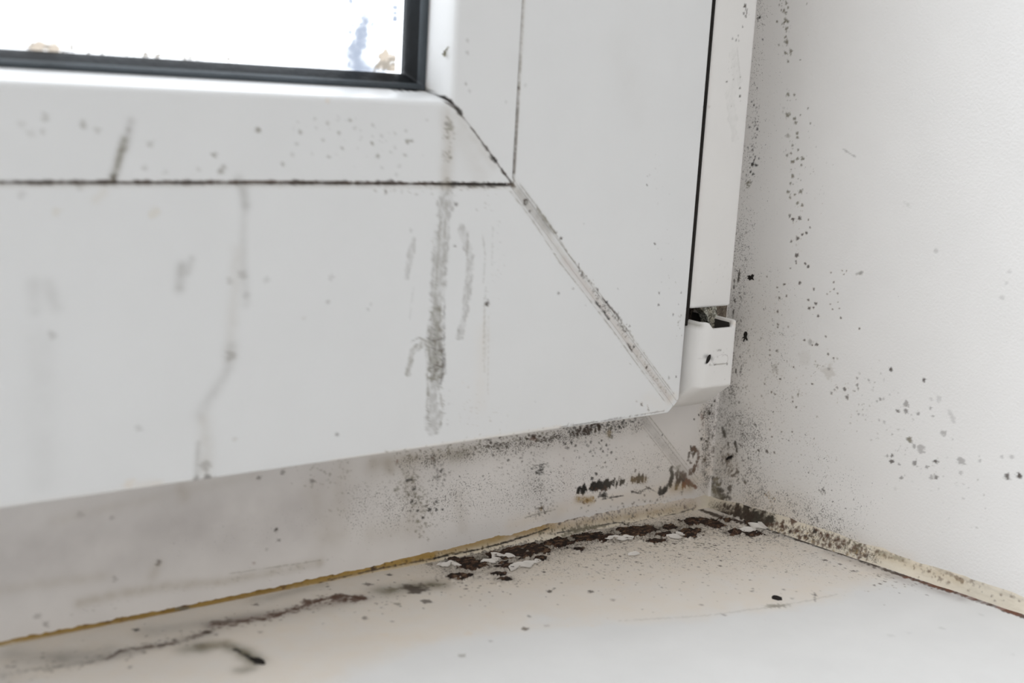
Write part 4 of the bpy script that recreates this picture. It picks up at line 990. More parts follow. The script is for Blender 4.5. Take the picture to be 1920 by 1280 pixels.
BEAD_W = [(-166.2, 0.45), (-89.9, 0.7), (-64.3, 1.4), (-40.4, 1.7), (-15.5, 1.7), (24.6, 2.0)]
WBEAD_H = [(1.7, 3.2), (22.2, 4.2), (41.0, 4.2), (59.8, 4.0), (94.6, 3.6)]
WBEAD_W = [(1.7, 2.4), (22.2, 3.0), (41.0, 3.2), (59.8, 3.0), (94.6, 2.6)]

def hash2(ix, iy, seed):
    n = (ix.astype(np.int64) * 374761393 + iy.astype(np.int64) * 668265263 + seed * 982451653) & 0x7fffffff
    n = ((n ^ (n >> 13)) * 1274126177) & 0x7fffffff
    n = (n ^ (n >> 16)) & 0xffff
    return n / 65535.0
def vnoise(x, y, seed=0):
    ix = np.floor(x); iy = np.floor(y)
    fx = x - ix; fy = y - iy
    fx = fx * fx * (3 - 2 * fx); fy = fy * fy * (3 - 2 * fy)
    a = hash2(ix, iy, seed); b = hash2(ix + 1, iy, seed); c = hash2(ix, iy + 1, seed); d = hash2(ix + 1, iy + 1, seed)
    return (a * (1 - fx) + b * fx) * (1 - fy) + (c * (1 - fx) + d * fx) * fy
def fbm(x, y, seed=0, octv=4):
    v = 0; amp = .5; tot = 0
    for o in range(octv):
        v = v + amp * vnoise(x * 2 ** o + 13.7 * o, y * 2 ** o - 7.3 * o, seed + o); tot += amp; amp *= .55
    return v / tot
def sstep(a, b, x):
    t = np.clip((x - a) / (b - a), 0, 1)
    return t * t * (3 - 2 * t)

class Canvas:
    """stain colour (rgb), its cover (a) and the density of fine mould on one surface, in millimetres"""
    def __init__(s, u0, u1, v0, v1, res):
        s.u0, s.v0, s.res = u0, v0, res
        s.nu = int((u1 - u0) / res) + 1; s.nv = int((v1 - v0) / res) + 1
        s.u = u0 + np.arange(s.nu) * res; s.v = v0 + np.arange(s.nv) * res
        s.rgb = np.zeros((s.nv, s.nu, 3), np.float32); s.rgb[:] = .5
        s.a = np.zeros((s.nv, s.nu), np.float32); s.m = np.zeros((s.nv, s.nu), np.float32)
    def win(s, u0, u1, v0, v1):
        i0 = max(0, int((u0 - s.u0) / s.res)); i1 = min(s.nu, int((u1 - s.u0) / s.res) + 2)
        j0 = max(0, int((v0 - s.v0) / s.res)); j1 = min(s.nv, int((v1 - s.v0) / s.res) + 2)
        if i1 <= i0 or j1 <= j0: return None
        sl = (slice(j0, j1), slice(i0, i1))
        U, V = np.meshgrid(s.u[i0:i1], s.v[j0:j1])
        return sl, U, V
    def put(s, sl, col, al):
        al = np.clip(al, 0, 1).astype(np.float32)
        a0 = s.a[sl]; an = al + a0 * (1 - al)
        w = np.where(an > 1e-6, al / np.maximum(an, 1e-6), 0)[..., None]
        s.rgb[sl] = s.rgb[sl] * (1 - w) + np.array(COL[col], np.float32) * w
        s.a[sl] = an
    def spot(s, x, y, r, a, col, seed, soft=.35):
        q = s.win(x - 2 * r - .4, x + 2 * r + .4, y - 2 * r - .4, y + 2 * r + .4)
        if q is None: return
        sl, U, V = q
        dx, dy = U - x, V - y
        d = np.hypot(dx, dy)
        rr = max(r, s.res * .75)
        amp = min(1, (r / rr) ** 2)
        k = (fbm(dx / (rr * .5) + seed * 3.1 + 50, dy / (rr * .5) + seed * 1.7 + 50, 5, 3) - .5) * 2.6
        s.put(sl, col, amp * a * sstep(-.1, soft, .72 - d / (rr * 1.15) + k * .5 * np.minimum(1, d / rr + .25)))
    def pdist(s, pts, U, V):
        best = np.full(U.shape, 1e9); tt = np.zeros(U.shape); acc = 0
        if len(pts) == 1:
            return np.hypot(U - pts[0][0], V - pts[0][1]), tt
        for (x0, y0), (x1, y1) in zip(pts[:-1], pts[1:]):
            dx, dy = x1 - x0, y1 - y0; L2 = dx * dx + dy * dy + 1e-9
            t = np.clip(((U - x0) * dx + (V - y0) * dy) / L2, 0, 1)
            d = np.hypot(U - x0 - t * dx, V - y0 - t * dy)
            k = d < best
            best = np.where(k, d, best); tt = np.where(k, acc + t * math.sqrt(L2), tt)
            acc += math.sqrt(L2)
        return best, tt
    def box(s, pts, pad):
        xs = [p[0] for p in pts]; ys = [p[1] for p in pts]
        return s.win(min(xs) - pad, max(xs) + pad, min(ys) - pad, max(ys) + pad)
    def paint(s, marks):
        for i, M in enumerate(marks):
            kind = M[0]
            rng = random.Random(i * 77 + 5)
            if kind == 'sp':
                _, x, y, r, a, col = M
                s.spot(x, y, r, a, col, i)
            elif kind in ('ln', 'hz', 'st', 'md'):
                _, w, a, col, pts = M
                q = s.box(pts, w * 2.6 + .6)
                if q is None: continue
                sl, U, V = q
                d, t = s.pdist(pts, U, V)
                if kind == 'ln':
                    wob = .45 + 1.1 * fbm(t / max(w, .4) * .45 + i * 9, d * 0 + i, 3, 3)
                    d2 = d + (vnoise(U / .5, V / .5, i) - .5) * w * .5
                    gap = .25 + .75 * sstep(.28, .5, fbm(t / 1.6 + i * 5, d * 0 + 3.3, 8, 3))
                    s.put(sl, col, a * gap * (1 - sstep(.65, 1.25, d2 / (w * .5 * wob))))
                elif kind == 'hz':
                    n = .45 + 1.1 * fbm(U / (w * .7 + .8), V / (w * .7 + .8), i, 4)
                    s.put(sl, col, a * np.exp(-(d / w) ** 2) * n)
                elif kind == 'md':
                    s.m[sl] = np.maximum(s.m[sl], (a * np.exp(-(d / w) ** 2) * (.55 + .9 * fbm(U / 2.5, V / 2.5, i, 3))).astype(np.float32))
                else:   # a dried run of dirty water: ragged sides, darker rim, mottled inside
                    k = w * .5 * (.55 + .9 * fbm(t / 4 + i * 3, t * 0, 2, 3)) + (fbm(U / .9, V / .9, i, 3) - .5) * w * .5
                    e = d / np.maximum(k, .05)
                    inside = 1 - sstep(.75, 1.15, e)
                    rim = np.exp(-((e - .9) / .16) ** 2)
                    mot = sstep(.36, .66, fbm(U / .55, V / 1.1, i + 40, 4))
                    s.put(sl, col, a * (inside * (.35 + .65 * mot) + .55 * rim * mot))
            elif kind == 'sk':      # a scatter of specks
                _, hw, n, r0, r1, a, col, pts = M
                L = [math.dist(p, q_) for p, q_ in zip(pts[:-1], pts[1:])]
                for j in range(n):
                    if L:
                        k = rng.choices(range(len(L)), L)[0]; t = rng.random()
                        x = pts[k][0] + t * (pts[k + 1][0] - pts[k][0]); y = pts[k][1] + t * (pts[k + 1][1] - pts[k][1])
                    else: x, y = pts[0]
                    x += rng.gauss(0, hw * .55); y += rng.gauss(0, hw * .55)
                    r = 1.4 * (r0 + (r1 - r0) * rng.random() ** 1.9)
                    s.spot(x, y, r, a * (.55 + .55 * rng.random()), col, i * 13 + j)
            elif kind == 'ds':      # upright dashes left by a brush
                _, hw, n, ln, w, a, col, pts = M
                for j in range(n):
                    k = rng.randrange(max(1, len(pts) - 1)); t = rng.random()
                    p0, p1 = pts[k], pts[min(k + 1, len(pts) - 1)]
                    x = p0[0] + t * (p1[0] - p0[0]) + rng.gauss(0, .05); y = p0[1] + t * (p1[1] - p0[1]) + rng.uniform(-hw, hw)
                    l = ln * rng.uniform(.35, 1); ww = w * rng.uniform(.5, 1.2)
                    q = s.win(x - 1.5, x + 1.5, y - l - .5, y + l + .5)
                    if q is None: continue
                    sl, U, V = q
                    e = np.hypot((U - x - (V - y) * .12) / ww, (V - y) / (l * .5)) + (vnoise(U / .25, V / .25, j) - .5) * .7
                    s.put(sl, col, a * (1 - sstep(.7, 1.1, e)))
            elif kind == 'fl':      # a filled patch with a soft ragged border
                _, soft, a, col, pts = M
                q = s.box(pts, soft * 2)
                if q is None: continue
                sl, U, V = q
                ins = np.zeros(U.shape, bool)
                for (x0, y0), (x1, y1) in zip(pts, pts[1:] + pts[:1]):
                    c = ((y0 > V) != (y1 > V)) & (U < (x1 - x0) * (V - y0) / (y1 - y0 + 1e-12) + x0)
                    ins ^= c
                d, t = s.pdist(pts + pts[:1], U, V)
                sd = np.where(ins, d, -d) + (fbm(U / (soft * 1.5), V / (soft * 1.5), i, 4) - .5) * soft * 1.6
                s.put(sl, col, a * sstep(-soft, soft, sd) * (.7 + .6 * fbm(U / 3, V / 3, i + 9, 4)))
        return s
    def sample(s, u, v):
        x = np.clip((u - s.u0) / s.res, 0, s.nu - 1.001); y = np.clip((v - s.v0) / s.res, 0, s.nv - 1.001)
        inside = (u > s.u0 - 1) & (u < s.u[-1] + 1) & (v > s.v0 - 1) & (v < s.v[-1] + 1)
        i = x.astype(int); j = y.astype(int); fx = (x - i)[:, None]; fy = (y - j)[:, None]
        A = np.dstack((s.rgb, s.a, s.m))
        r = (A[j, i] * (1 - fx) + A[j, i + 1] * fx) * (1 - fy) + (A[j + 1, i] * (1 - fx) + A[j + 1, i + 1] * fx) * fy
        r[:, 3:] *= inside[:, None]
        return r

# ---------------------------------------------------------------- materials
def material(name, base, rough=.35, spec=.45, bump=0.0, bump_scale=1500., var=.03, speck=(.06, .048, .036), speck_cover=.62):
    M = bpy.data.materials.new(name); M.use_nodes = True
    t = M.node_tree; t.nodes.clear(); N = t.nodes.new; L = t.links.new
    out = N('ShaderNodeOutputMaterial'); p = N('ShaderNodeBsdfPrincipled'); L(p.outputs[0], out.inputs[0])
    tcn = N('ShaderNodeTexCoord')
    n1 = N('ShaderNodeTexNoise'); n1.inputs['Scale'].default_value = 60; n1.inputs['Detail'].default_value = 4
    L(tcn.outputs['Object'], n1.inputs['Vector'])
    r1 = N('ShaderNodeMapRange'); L(n1.outputs[0], r1.inputs[0])
    r1.inputs[1].default_value = .3; r1.inputs[2].default_value = .7
    r1.inputs[3].default_value = 1 - var; r1.inputs[4].default_value = 1 + var
    b = N('ShaderNodeMix'); b.data_type = 'RGBA'; b.blend_type = 'MULTIPLY'; b.inputs[0].default_value = 1
    b.inputs[6].default_value = (*base, 1); L(r1.outputs[0], b.inputs[7])
    at = N('ShaderNodeAttribute'); at.attribute_name = 'stain'
    m1 = N('ShaderNodeMix'); m1.data_type = 'RGBA'
    L(at.outputs['Alpha'], m1.inputs[0]); L(b.outputs[2], m1.inputs[6]); L(at.outputs['Color'], m1.inputs[7])
    # fine mould: noise thresholded by the density stored on the surface
    am = N('ShaderNodeAttribute'); am.attribute_name = 'mould'
    prev = m1.outputs[2]
    for sc, off, lo_ in ((2600., .74, .44), (1000., .76, .36)):
        nz = N('ShaderNodeTexNoise'); nz.inputs['Scale'].default_value = sc; nz.inputs['Detail'].default_value = 2.5
        nz.inputs['Roughness'].default_value = .6
        L(tcn.outputs['Object'], nz.inputs['Vector'])
        th = N('ShaderNodeMath'); th.operation = 'MULTIPLY_ADD'
        L(am.outputs['Fac'], th.inputs[0]); th.inputs[1].default_value = -lo_; th.inputs[2].default_value = off
        th2 = N('ShaderNodeMath'); th2.operation = 'ADD'; L(th.outputs[0], th2.inputs[0]); th2.inputs[1].default_value = .10
        mr = N('ShaderNodeMapRange'); mr.interpolation_type = 'SMOOTHSTEP'
        L(nz.outputs[0], mr.inputs[0]); L(th.outputs[0], mr.inputs[1]); L(th2.outputs[0], mr.inputs[2])
        mr.inputs[3].default_value = 0; mr.inputs[4].default_value = speck_cover
        mm_ = N('ShaderNodeMix'); mm_.data_type = 'RGBA'
        L(mr.outputs[0], mm_.inputs[0]); L(prev, mm_.inputs[6]); mm_.inputs[7].default_value = (*speck, 1)
        prev = mm_.outputs[2]
    L(prev, p.inputs['Base Color'])
    rr = N('ShaderNodeMapRange'); L(at.outputs['Alpha'], rr.inputs[0]); rr.inputs[3].default_value = rough; rr.inputs[4].default_value = .75
    L(rr.outputs[0], p.inputs['Roughness'])
    p.inputs['Specular IOR Level'].default_value = spec
    if bump:
        nb = N('ShaderNodeTexNoise'); nb.inputs['Scale'].default_value = bump_scale; nb.inputs['Detail'].default_value = 2
        L(tcn.outputs['Object'], nb.inputs['Vector'])
        bp = N('ShaderNodeBump'); bp.inputs['Strength'].default_value = bump; bp.inputs['Distance'].default_value = .0004
        L(nb.outputs[0], bp.inputs['Height']); L(bp.outputs[0], p.inputs['Normal'])
    return M
PVC = material('white_window_plastic', (.78, .785, .785), .32, .45, .02, 900., .012)
PVC_CAP = material('white_cap_plastic', (.81, .795, .775), .38, .4, .03, 900., .02)
FRAME = material('grimy_frame_plastic', (.76, .73, .705), .4, .4, .04, 700., .05)
WALLP = material('satin_wall_paint', (.82, .805, .785), .30, .6, .3, 1500., .015)
SILLP = material('white_sill_paint', (.73, .722, .705), .42, .4, .08, 700., .03)
CAULK = material('old_cream_sealant', (.70, .635, .52), .6, .3, .35, 800., .12)
CRUST = material('dark_mould_crust', (.07, .042, .028), .85, .2, .8, 1500., .6)
BLACKD = material('black_dirt_and_shade', (.018, .015, .013), .8, .2, .5, 1500., .3)  # dirt flecks, and the painted shade in the sash gap
FLAKE = material('peeled_paint', (.76, .72, .67), .45, .4, .1, 900., .06)
MOSS = material('dry_moss', (.20, .17, .05), .9, .2, .5, 2000., .4)
RUBBER = material('black_rubber', (.008, .011, .014), .55, .35, .35, 900., .5)
RUBBER_LIP = material('weathered_grey_rubber', (.060, .072, .082), .6, .35, .35, 900., .35)
DARK = material('dark_cavity_shade', (.05, .045, .04), .7, .2)
ZINC = material('spotted_zinc', (.66, .66, .58), .5, .5, .5, 1200., .2, (.05, .045, .03), .8)
BROWN = material('rust_brown_plate', (.36, .30, .24), .7, .3, .5, 1200., .3)

def glass_material():
    M = bpy.data.materials.new('dirty_window_glass'); M.use_nodes = True
    t = M.node_tree; t.nodes.clear(); N = t.nodes.new; L = t.links.new
    out = N('ShaderNodeOutputMaterial')
    at = N('ShaderNodeAttribute'); at.attribute_name = 'stain'
    col = N('ShaderNodeMix'); col.data_type = 'RGBA'
    inv = N('ShaderNodeMath'); inv.operation = 'SUBTRACT'; inv.inputs[0].default_value = 1; L(at.outputs['Alpha'], inv.inputs[1])
    pw = N('ShaderNodeMath'); pw.operation = 'POWER'; L(inv.outputs[0], pw.inputs[0]); pw.inputs[1].default_value = 3
    iv2 = N('ShaderNodeMath'); iv2.operation = 'SUBTRACT'; iv2.inputs[0].default_value = 1; L(pw.outputs[0], iv2.inputs[1])
    L(iv2.outputs[0], col.inputs[0]); col.inputs[6].default_value = (.95, .96, .955, 1)
    dk = N('ShaderNodeMix'); dk.data_type = 'RGBA'; dk.blend_type = 'MULTIPLY'; dk.inputs[0].default_value = 1
    L(at.outputs['Color'], dk.inputs[6]); dk.inputs[7].default_value = (.42, .42, .42, 1); L(dk.outputs[2], col.inputs[7])
    tr = N('ShaderNodeBsdfTransparent'); L(col.outputs[2], tr.inputs[0])
    gl = N('ShaderNodeBsdfGlossy'); gl.inputs['Roughness'].default_value = .02
    fr = N('ShaderNodeFresnel'); fr.inputs['IOR'].default_value = 1.45
    mix = N('ShaderNodeMixShader'); L(fr.outputs[0], mix.inputs[0]); L(tr.outputs[0], mix.inputs[1]); L(gl.outputs[0], mix.inputs[2])
    L(mix.outputs[0], out.inputs[0])
    return M
GLASS = glass_material()

# ---------------------------------------------------------------- mesh helpers (millimetres in, metres out)
def mesh_obj(name, verts, faces, mat, parent=None, stain=None, smooth=True, origin=(0, 0, 0)):
    me = bpy.data.meshes.new(name)
    v = (np.asarray(verts, np.float64) - np.array(origin)) * .001
    if isinstance(faces, np.ndarray):
        nf = len(faces)
        me.vertices.add(len(v)); me.loops.add(nf * 4); me.polygons.add(nf)
        me.vertices.foreach_set('co', v.astype(np.float32).ravel())
        me.loops.foreach_set('vertex_index', faces.astype(np.int32).ravel())
        me.polygons.foreach_set('loop_start', np.arange(0, nf * 4, 4, dtype=np.int32))
        me.update(calc_edges=True)
    else:
        me.from_pydata(v.tolist(), [], faces); me.update()
    me.polygons.foreach_set('use_smooth', np.full(len(me.polygons), smooth))
    if stain is None:
        stain = np.tile([.5, .5, .5, 0, 0], (len(v), 1))
    if True:
        a = me.attributes.new('stain', 'FLOAT_COLOR', 'POINT'); a.data.foreach_set('color', stain[:, :4].astype(np.float32).ravel())
        b = me.attributes.new('mould', 'FLOAT', 'POINT'); b.data.foreach_set('value', stain[:, 4].astype(np.float32).ravel())
    me.materials.append(mat)
    o = bpy.data.objects.new(name, me); C.objects.link(o)
    o.location = Vector(origin) * .001
    if parent is not None:
        o.parent = parent; o.location = (Vector(origin) - Vector(parent['_o'])) * .001
    return o
def grid_faces(nr, nc, flip=False):
    i, j = np.meshgrid(np.arange(nr - 1), np.arange(nc - 1), indexing='ij')
    a = (i * nc + j).ravel()
    f = np.stack((a, a + 1, a + nc + 1, a + nc), 1)
    return f[:, ::-1].copy() if flip else f
def steps(*segs):
    out = []
    for a, b, h in segs:
        n = max(1, int(round(abs(b - a) / h)))
        out += list(np.linspace(a, b, n + 1)[(1 if out else 0):])
    return np.array(out)
def empty(name, label=None, cat=None, loc=(0, 0, 0), kind=None, group=None):
    o = bpy.data.objects.new(name, None); C.objects.link(o); o.empty_display_size = .01
    o.location = Vector(loc) * .001; o['_o'] = list(map(float, loc))
    return tag(o, label, cat, kind, group)
def tag(o, label=None, cat=None, kind=None, group=None):
    if label: o['label'] = label
    if cat: o['category'] = cat
    if kind: o['kind'] = kind
    if group: o['group'] = group
    return o

# canvases, one per flat surface
cv_sash = Canvas(-176, 4, -2, 112, .13).paint(ST_SASH)        # (x, z) on the sash face
cv_frame = Canvas(-178, 34, -40, 4, .11).paint(ST_FRAME)      # (x, z) on the fixed frame
cv_sill = Canvas(-176, 48, -104, 20, .13).paint(ST_SILL)      # (x, y)
cv_wall = Canvas(-1, 112, -40, 112, .12).paint(ST_WALL)       # (distance from the frame, z)
cv_cap = Canvas(-3, 20, -4, 112, .1).paint(ST_CAP)            # (x, z) on hinge cover and cap
cv_glass = Canvas(-190, -84, 76, 112, .2).paint(ST_GLASS)
cv_bead = Canvas(-180, 36, -40, -26, .1).paint(ST_BEAD)       # (x, z) on the sealant under the frame
cv_wbead = Canvas(-1, 112, -40, -26, .1).paint(ST_WBEAD)      # (distance from the frame, z)

# ---------------------------------------------------------------- a mitred plastic bar
def bar(name, mat, cv, prof, t_vals, end_fn, upright, parent, origin, fold, ref=(0, 0, 0)):
    """prof: list of (w, y) across the bar; t runs away from the mitre; end_fn(w) = where the mitre cuts it"""
    w = np.array([p[0] for p in prof]); y = np.array([p[1] for p in prof])
    e = np.array([end_fn(a) for a in w]); fy = np.array([fold(a) for a in w])
    rows = []
    tv = np.concatenate(([0.], t_vals))
    for k, tt in enumerate(tv):
        far = t_vals[-1]
        u = 0 if k == 0 else (tt - t_vals[0]) / (far - t_vals[0])
        t = e + u * (far - e)
        yy = y + (fy if k == 0 else 0)
        rows.append(np.stack((ref[0] - (w if upright else t), ref[1] + yy, ref[2] + (t if upright else w)), 1))
    V = np.concatenate(rows)
    F = grid_faces(len(tv), len(w), flip=upright)
    st = cv.sample(V[:, 0], V[:, 2])
    return mesh_obj(name, V, F, mat, parent, st, True, origin)
def arc(cx, cy, r, a0, a1, n):
    return [(cx + r * math.cos(math.radians(a0 + (a1 - a0) * i / n)), cy + r * math.sin(math.radians(a0 + (a1 - a0) * i / n))) for i in range(n + 1)]

# ---------------------------------------------------------------- the opening sash
sash = empty('window_casement', 'white plastic window sash with mitred corner, black glazing rubber and dirty water runs', 'window sash', (-58, 0, 0))
SO = (-58, 0, 0)
TV = steps((0, 70, .35), (70, 180, .5), (180, 520, 20))
face = [(1, 12.0), (.35, 11.6), (0, 11.0), (0, 6), (0, .6)] + arc(.5, .5, .5, 180, 270, 5)[1:] + [(a, 0.0) for a in steps((.8, 57.4, .3))] + [(57.75, .12), (58.0, .5), (58.05, 1.4)]
ov = lambda w: max(w + 1.15, 3.5 - w)
fo = lambda w: .32 if w > 1.2 else 12.0
bar('rail', PVC, cv_sash, [(a - .7 * (1 - sstep(0, 12, max(a, 0))), b) for a, b in face], TV, ov, False, sash, SO, fo)
bar('stile', PVC, cv_sash, [(a + .35 * (1 - sstep(0, 12, max(a, 0))), b) for a, b in face], TV, ov, True, sash, SO, fo)
# weld seam along the mitre, a shallow milled groove
dg = steps((1.6, 59.2, .2)); hw = np.array([-1.3, -1.14, -.7, -.25, .25, .7, 1.14, 1.3]); dep = np.array([.35, .13, .12, .12, .12, .12, .13, .35])
V = np.array([(-d + .0 - h * .5 * 1.0, dd, d - h * .5 * 1.0) for d in dg for h, dd in zip(hw * 1.0, dep)])
V[:, 0] = np.repeat(-dg, len(hw)) + np.tile(hw, len(dg)) * .5 * 1.05
V[:, 2] = np.repeat(dg, len(hw)) + np.tile(hw, len(dg)) * .5 * 1.05
mesh_obj('weld_seam', V, grid_faces(len(dg), len(hw), True), PVC, sash, cv_sash.sample(V[:, 0], V[:, 2]), True, SO)
# glazing beads
bead = [(58.05, 1.4), (58.1, .55), (58.35, .15)] + [(a, -.1 * math.sin((a - 58.6) / 15.5 * math.pi)) for a in steps((58.6, 74.1, .3))]
bead += arc(74.1, 1.7, 1.7, -90, -22, 7)[1:]
bead += [(75.9 + .2 * i, 1.3 + .78 * i) for i in range(1, 9)] + [(77.75, 8.2), (77.7, 12.0)]
bo = lambda w: w + .07
bar('glazing_bead', PVC, cv_sash, bead, TV, bo, False, sash, SO, lambda w: 1.2)
bar('glazing_bead', PVC, cv_sash, bead, TV, bo, True, sash, SO, lambda w: 1.2)
# rubber gaskets
gsk = [(77.2, 12.0), (77.62, 7.7), (77.85, 7.3), (78.5, 7.7), (79.0, 8.3), (79.05, 9.2)] 
gk2 = [(78.9, 8.6), (79.1, 8.9), (79.6, 9.4), (80.3, 10.3), (80.8, 11.0), (80.9, 11.4), (80.9, 12.5)]
cv_none = Canvas(0, 1, 0, 1, .5)
TG = steps((0, 110, 1.0), (110, 430, 20))
for up in (False, True):
    g = bar('glazing_gasket', RUBBER, cv_none, gk2, TG, lambda w: w, up, sash, SO, lambda w: .0)
    g['_o'] = [-58.0, 0.0, 0.0]
    bar('gasket_lip', RUBBER_LIP, cv_none, gsk, TG, lambda w: w, up, g, SO, lambda w: .0)
# glass
gx = steps((-520, -190, 30), (-190, -79, .35)); gz = steps((79, 112, .35), (112, 520, 30))
X, Z = np.meshgrid(gx, gz); V = np.stack((X.ravel(), np.full(X.size, 11.5), Z.ravel()), 1)
mesh_obj('glass_pane', V, grid_faces(len(gz), len(gx)), GLASS, sash, cv_glass.sample(V[:, 0], V[:, 2]), True, SO)
# dark seal between sash and frame
bar('sash_seal', RUBBER, cv_none, [(4, 11.5), (4, 16.0), (9, 16.0), (9, 11.5)], steps((0, 500, 25)), lambda w: w, False, sash, SO, lambda w: 0)
bar('sash_seal', RUBBER, cv_none, [(4, 11.5), (4, 16.0), (9, 16.0), (9, 11.5)], steps((0, 500, 25)), lambda w: w, True, sash, SO, lambda w: 0)

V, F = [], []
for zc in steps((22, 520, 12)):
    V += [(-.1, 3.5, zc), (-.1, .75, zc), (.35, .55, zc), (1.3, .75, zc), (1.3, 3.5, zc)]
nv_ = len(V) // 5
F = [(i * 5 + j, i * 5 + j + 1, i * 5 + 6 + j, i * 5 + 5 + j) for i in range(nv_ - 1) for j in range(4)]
mesh_obj('gap_shade_strip', V, F, BLACKD, sash, None, True, SO)  # black strip added in the gap beside the sash to paint its shade

# ---------------------------------------------------------------- the fixed frame
win = empty('window_1', 'fixed white window frame below and behind the sash, freckled with black mould', 'window frame', (-58, 16, -35), kind='structure')
WO = (-58, 16, -35)
REF = (31.0, 16.0, -35.1)
fprof = [(a, 0.0) for a in steps((-4, 40, .22))] + [(60, 0), (60, 8), (60, 40)]
fw = lambda w: w + 1.3
bar('frame_rail', FRAME, cv_frame, fprof, np.concatenate((steps((0, 130, .25), (130, 212, .4)), steps((230, 560, 20)))), fw, False, win, WO, lambda w: .35, REF)
bar('frame_jamb', FRAME, cv_frame, fprof, np.concatenate((steps((0, 46, .25)), steps((60, 560, 20)))), fw, True, win, WO, lambda w: .35, REF)
dg = steps((-5, 60, .2)); hwf = hw * 1.15
V = np.zeros((len(dg) * len(hw), 3))
V[:, 0] = 31 - np.repeat(dg, len(hw)) + np.tile(hwf, len(dg)) * .5
V[:, 2] = -35.1 + np.repeat(dg, len(hw)) + np.tile(hwf, len(dg)) * .5
V[:, 1] = 16 + np.tile(dep, len(dg)) * .7
mesh_obj('frame_weld_seam', V, grid_faces(len(dg), len(hw), True), FRAME, win, cv_frame.sample(V[:, 0], V[:, 2]), True, WO)

# ---------------------------------------------------------------- reveal wall on the right, splayed towards the room
SP = 0.1317
WX, WY = 31.0, 16.0
ws = steps((-3, 30, .22), (30, 60, .3), (60, 104, .4), (104, 200, 12)); wz = steps((-50, -42, 4), (-42, 40, .24), (40, 110, .32), (110, 520, 20))
Sg, Zg = np.meshgrid(ws, wz)
V = np.stack((WX + Sg.ravel() * math.sin(SP), WY - Sg.ravel() * math.cos(SP), Zg.ravel()), 1)
st = cv_wall.sample(Sg.ravel(), Zg.ravel())
nrow, ncol = len(wz), len(ws)
F = grid_faces(nrow, ncol)
# close it to a solid wall: the room-side return and the back
e0 = V[ncol - 1::ncol]                 # room-side edge
b1 = e0 + np.array([200, 0, 0]); b2 = np.stack((np.full(nrow, 231 + 25.), np.full(nrow, 60.), wz), 1); b3 = np.stack((np.full(nrow, 31.), np.full(nrow, 60.), wz), 1)
base_n = len(V)
V2 = np.concatenate((V, b1, b2, b3)); st2 = np.concatenate((st, np.tile([.5, .5, .5, 0, 0], (3 * nrow, 1))))
cols = [np.arange(nrow) * ncol + ncol - 1] + [base_n + k * nrow + np.arange(nrow) for k in range(3)] + [np.arange(nrow) * ncol]
Fx = [np.stack((a[:-1], b[:-1], b[1:], a[1:]), 1) for a, b in zip(cols[:-1], cols[1:])]
wall = mesh_obj('wall_right', V2, np.concatenate([F] + Fx), WALLP, None, st2, True, (31, 16, -50))
tag(wall, 'white painted reveal wall to the right of the window, freckled with mould', 'wall', 'structure')
wall.data.polygons.foreach_set('use_smooth', np.concatenate((np.ones(len(F), bool), np.zeros(sum(map(len, Fx)), bool))))

# ---------------------------------------------------------------- windowsill
ZS = -35.4
def zs(x_): return ZS + .006 * (-np.asarray(x_) - 20.0)      # the sill is a little out of level
SEEDS = CRUST_MARKS      # (x, y, half length, half depth, turn): where the paint has blistered and mould crust sits
def crust_mask(x, y):
    best = np.full(np.shape(x), -1.0)
    for k, (cx, cy, a, b, th) in enumerate(SEEDS):
        near = (np.abs(x - cx) < a * 2 + 1) & (np.abs(y - cy) < a * 2 + 1)
        if not near.any(): continue
        dx, dy = x[near] - cx, y[near] - cy
        p = dx * math.cos(th) + dy * math.sin(th); q = -dx * math.sin(th) + dy * math.cos(th)
        d = 1.15 - np.hypot(p / a, q / b) + (fbm(x[near] / 2.2, y[near] / 1.1, 60, 6) - .5) * 2.3
        best[near] = np.maximum(best[near], d)
    return best
sxv = steps((-540, -176, 26), (-176, -96, .4), (-96, 46, .24), (46, 60, 3.5)); syv = steps((24, -32, .3), (-32, -104, .5), (-104, -196, 11.5))
X, Y = np.meshgrid(sxv, syv)
x, y = X.ravel(), Y.ravel()
z = zs(x) + .12 * (fbm(x / 9, y / 9, 21, 3) - .5)
cm = np.full(x.shape, -1.0); zone = (x > -110) & (x < 44) & (y > -24) & (y < 22)
cm[zone] = crust_mask(x[zone], y[zone])
z += .55 * np.exp(-((cm + .22) / .15) ** 2) * (fbm(x / 2.2, y / 2.2, 31, 2) > .42) - .15 * sstep(-.05, .15, cm)
z += .10 * (fbm(x / 1.2, y / 1.2, 23, 3) - .5) * np.exp(-((y - 8) / 14) ** 2)
V = np.stack((x, y, z), 1)
st = cv_sill.sample(x, y)
nr, nc = X.shape
F = grid_faces(nr, nc, True)
fr = V[(nr - 1) * nc:]
nose = [fr + np.array([0, -3.0 * math.sin(a), -3.0 * (1 - math.cos(a))]) for a in (.5, 1.0, 1.57)] + [fr + np.array([0, -3.0, -25]), fr + np.array([0, 200, -25])]
bn = len(V); V2 = np.concatenate([V] + nose); st2 = np.concatenate([st] + [np.tile([.5, .5, .5, 0, 0], (nc * len(nose), 1))])
idx = [np.arange(nc) + (nr - 1) * nc] + [bn + k * nc + np.arange(nc) for k in range(len(nose))]
Fx = [np.stack((a[:-1], b[:-1], b[1:], a[1:]), 1) for a, b in zip(idx[:-1], idx[1:])]
Fx = [f[:, ::-1] for f in Fx] if False else Fx
sill = mesh_obj('windowsill', V2, np.concatenate([F] + Fx), SILLP, None, st2, True, (-240, -86, -60))
tag(sill, 'white painted windowsill with blistered paint and brown mould along its back edge', 'windowsill')

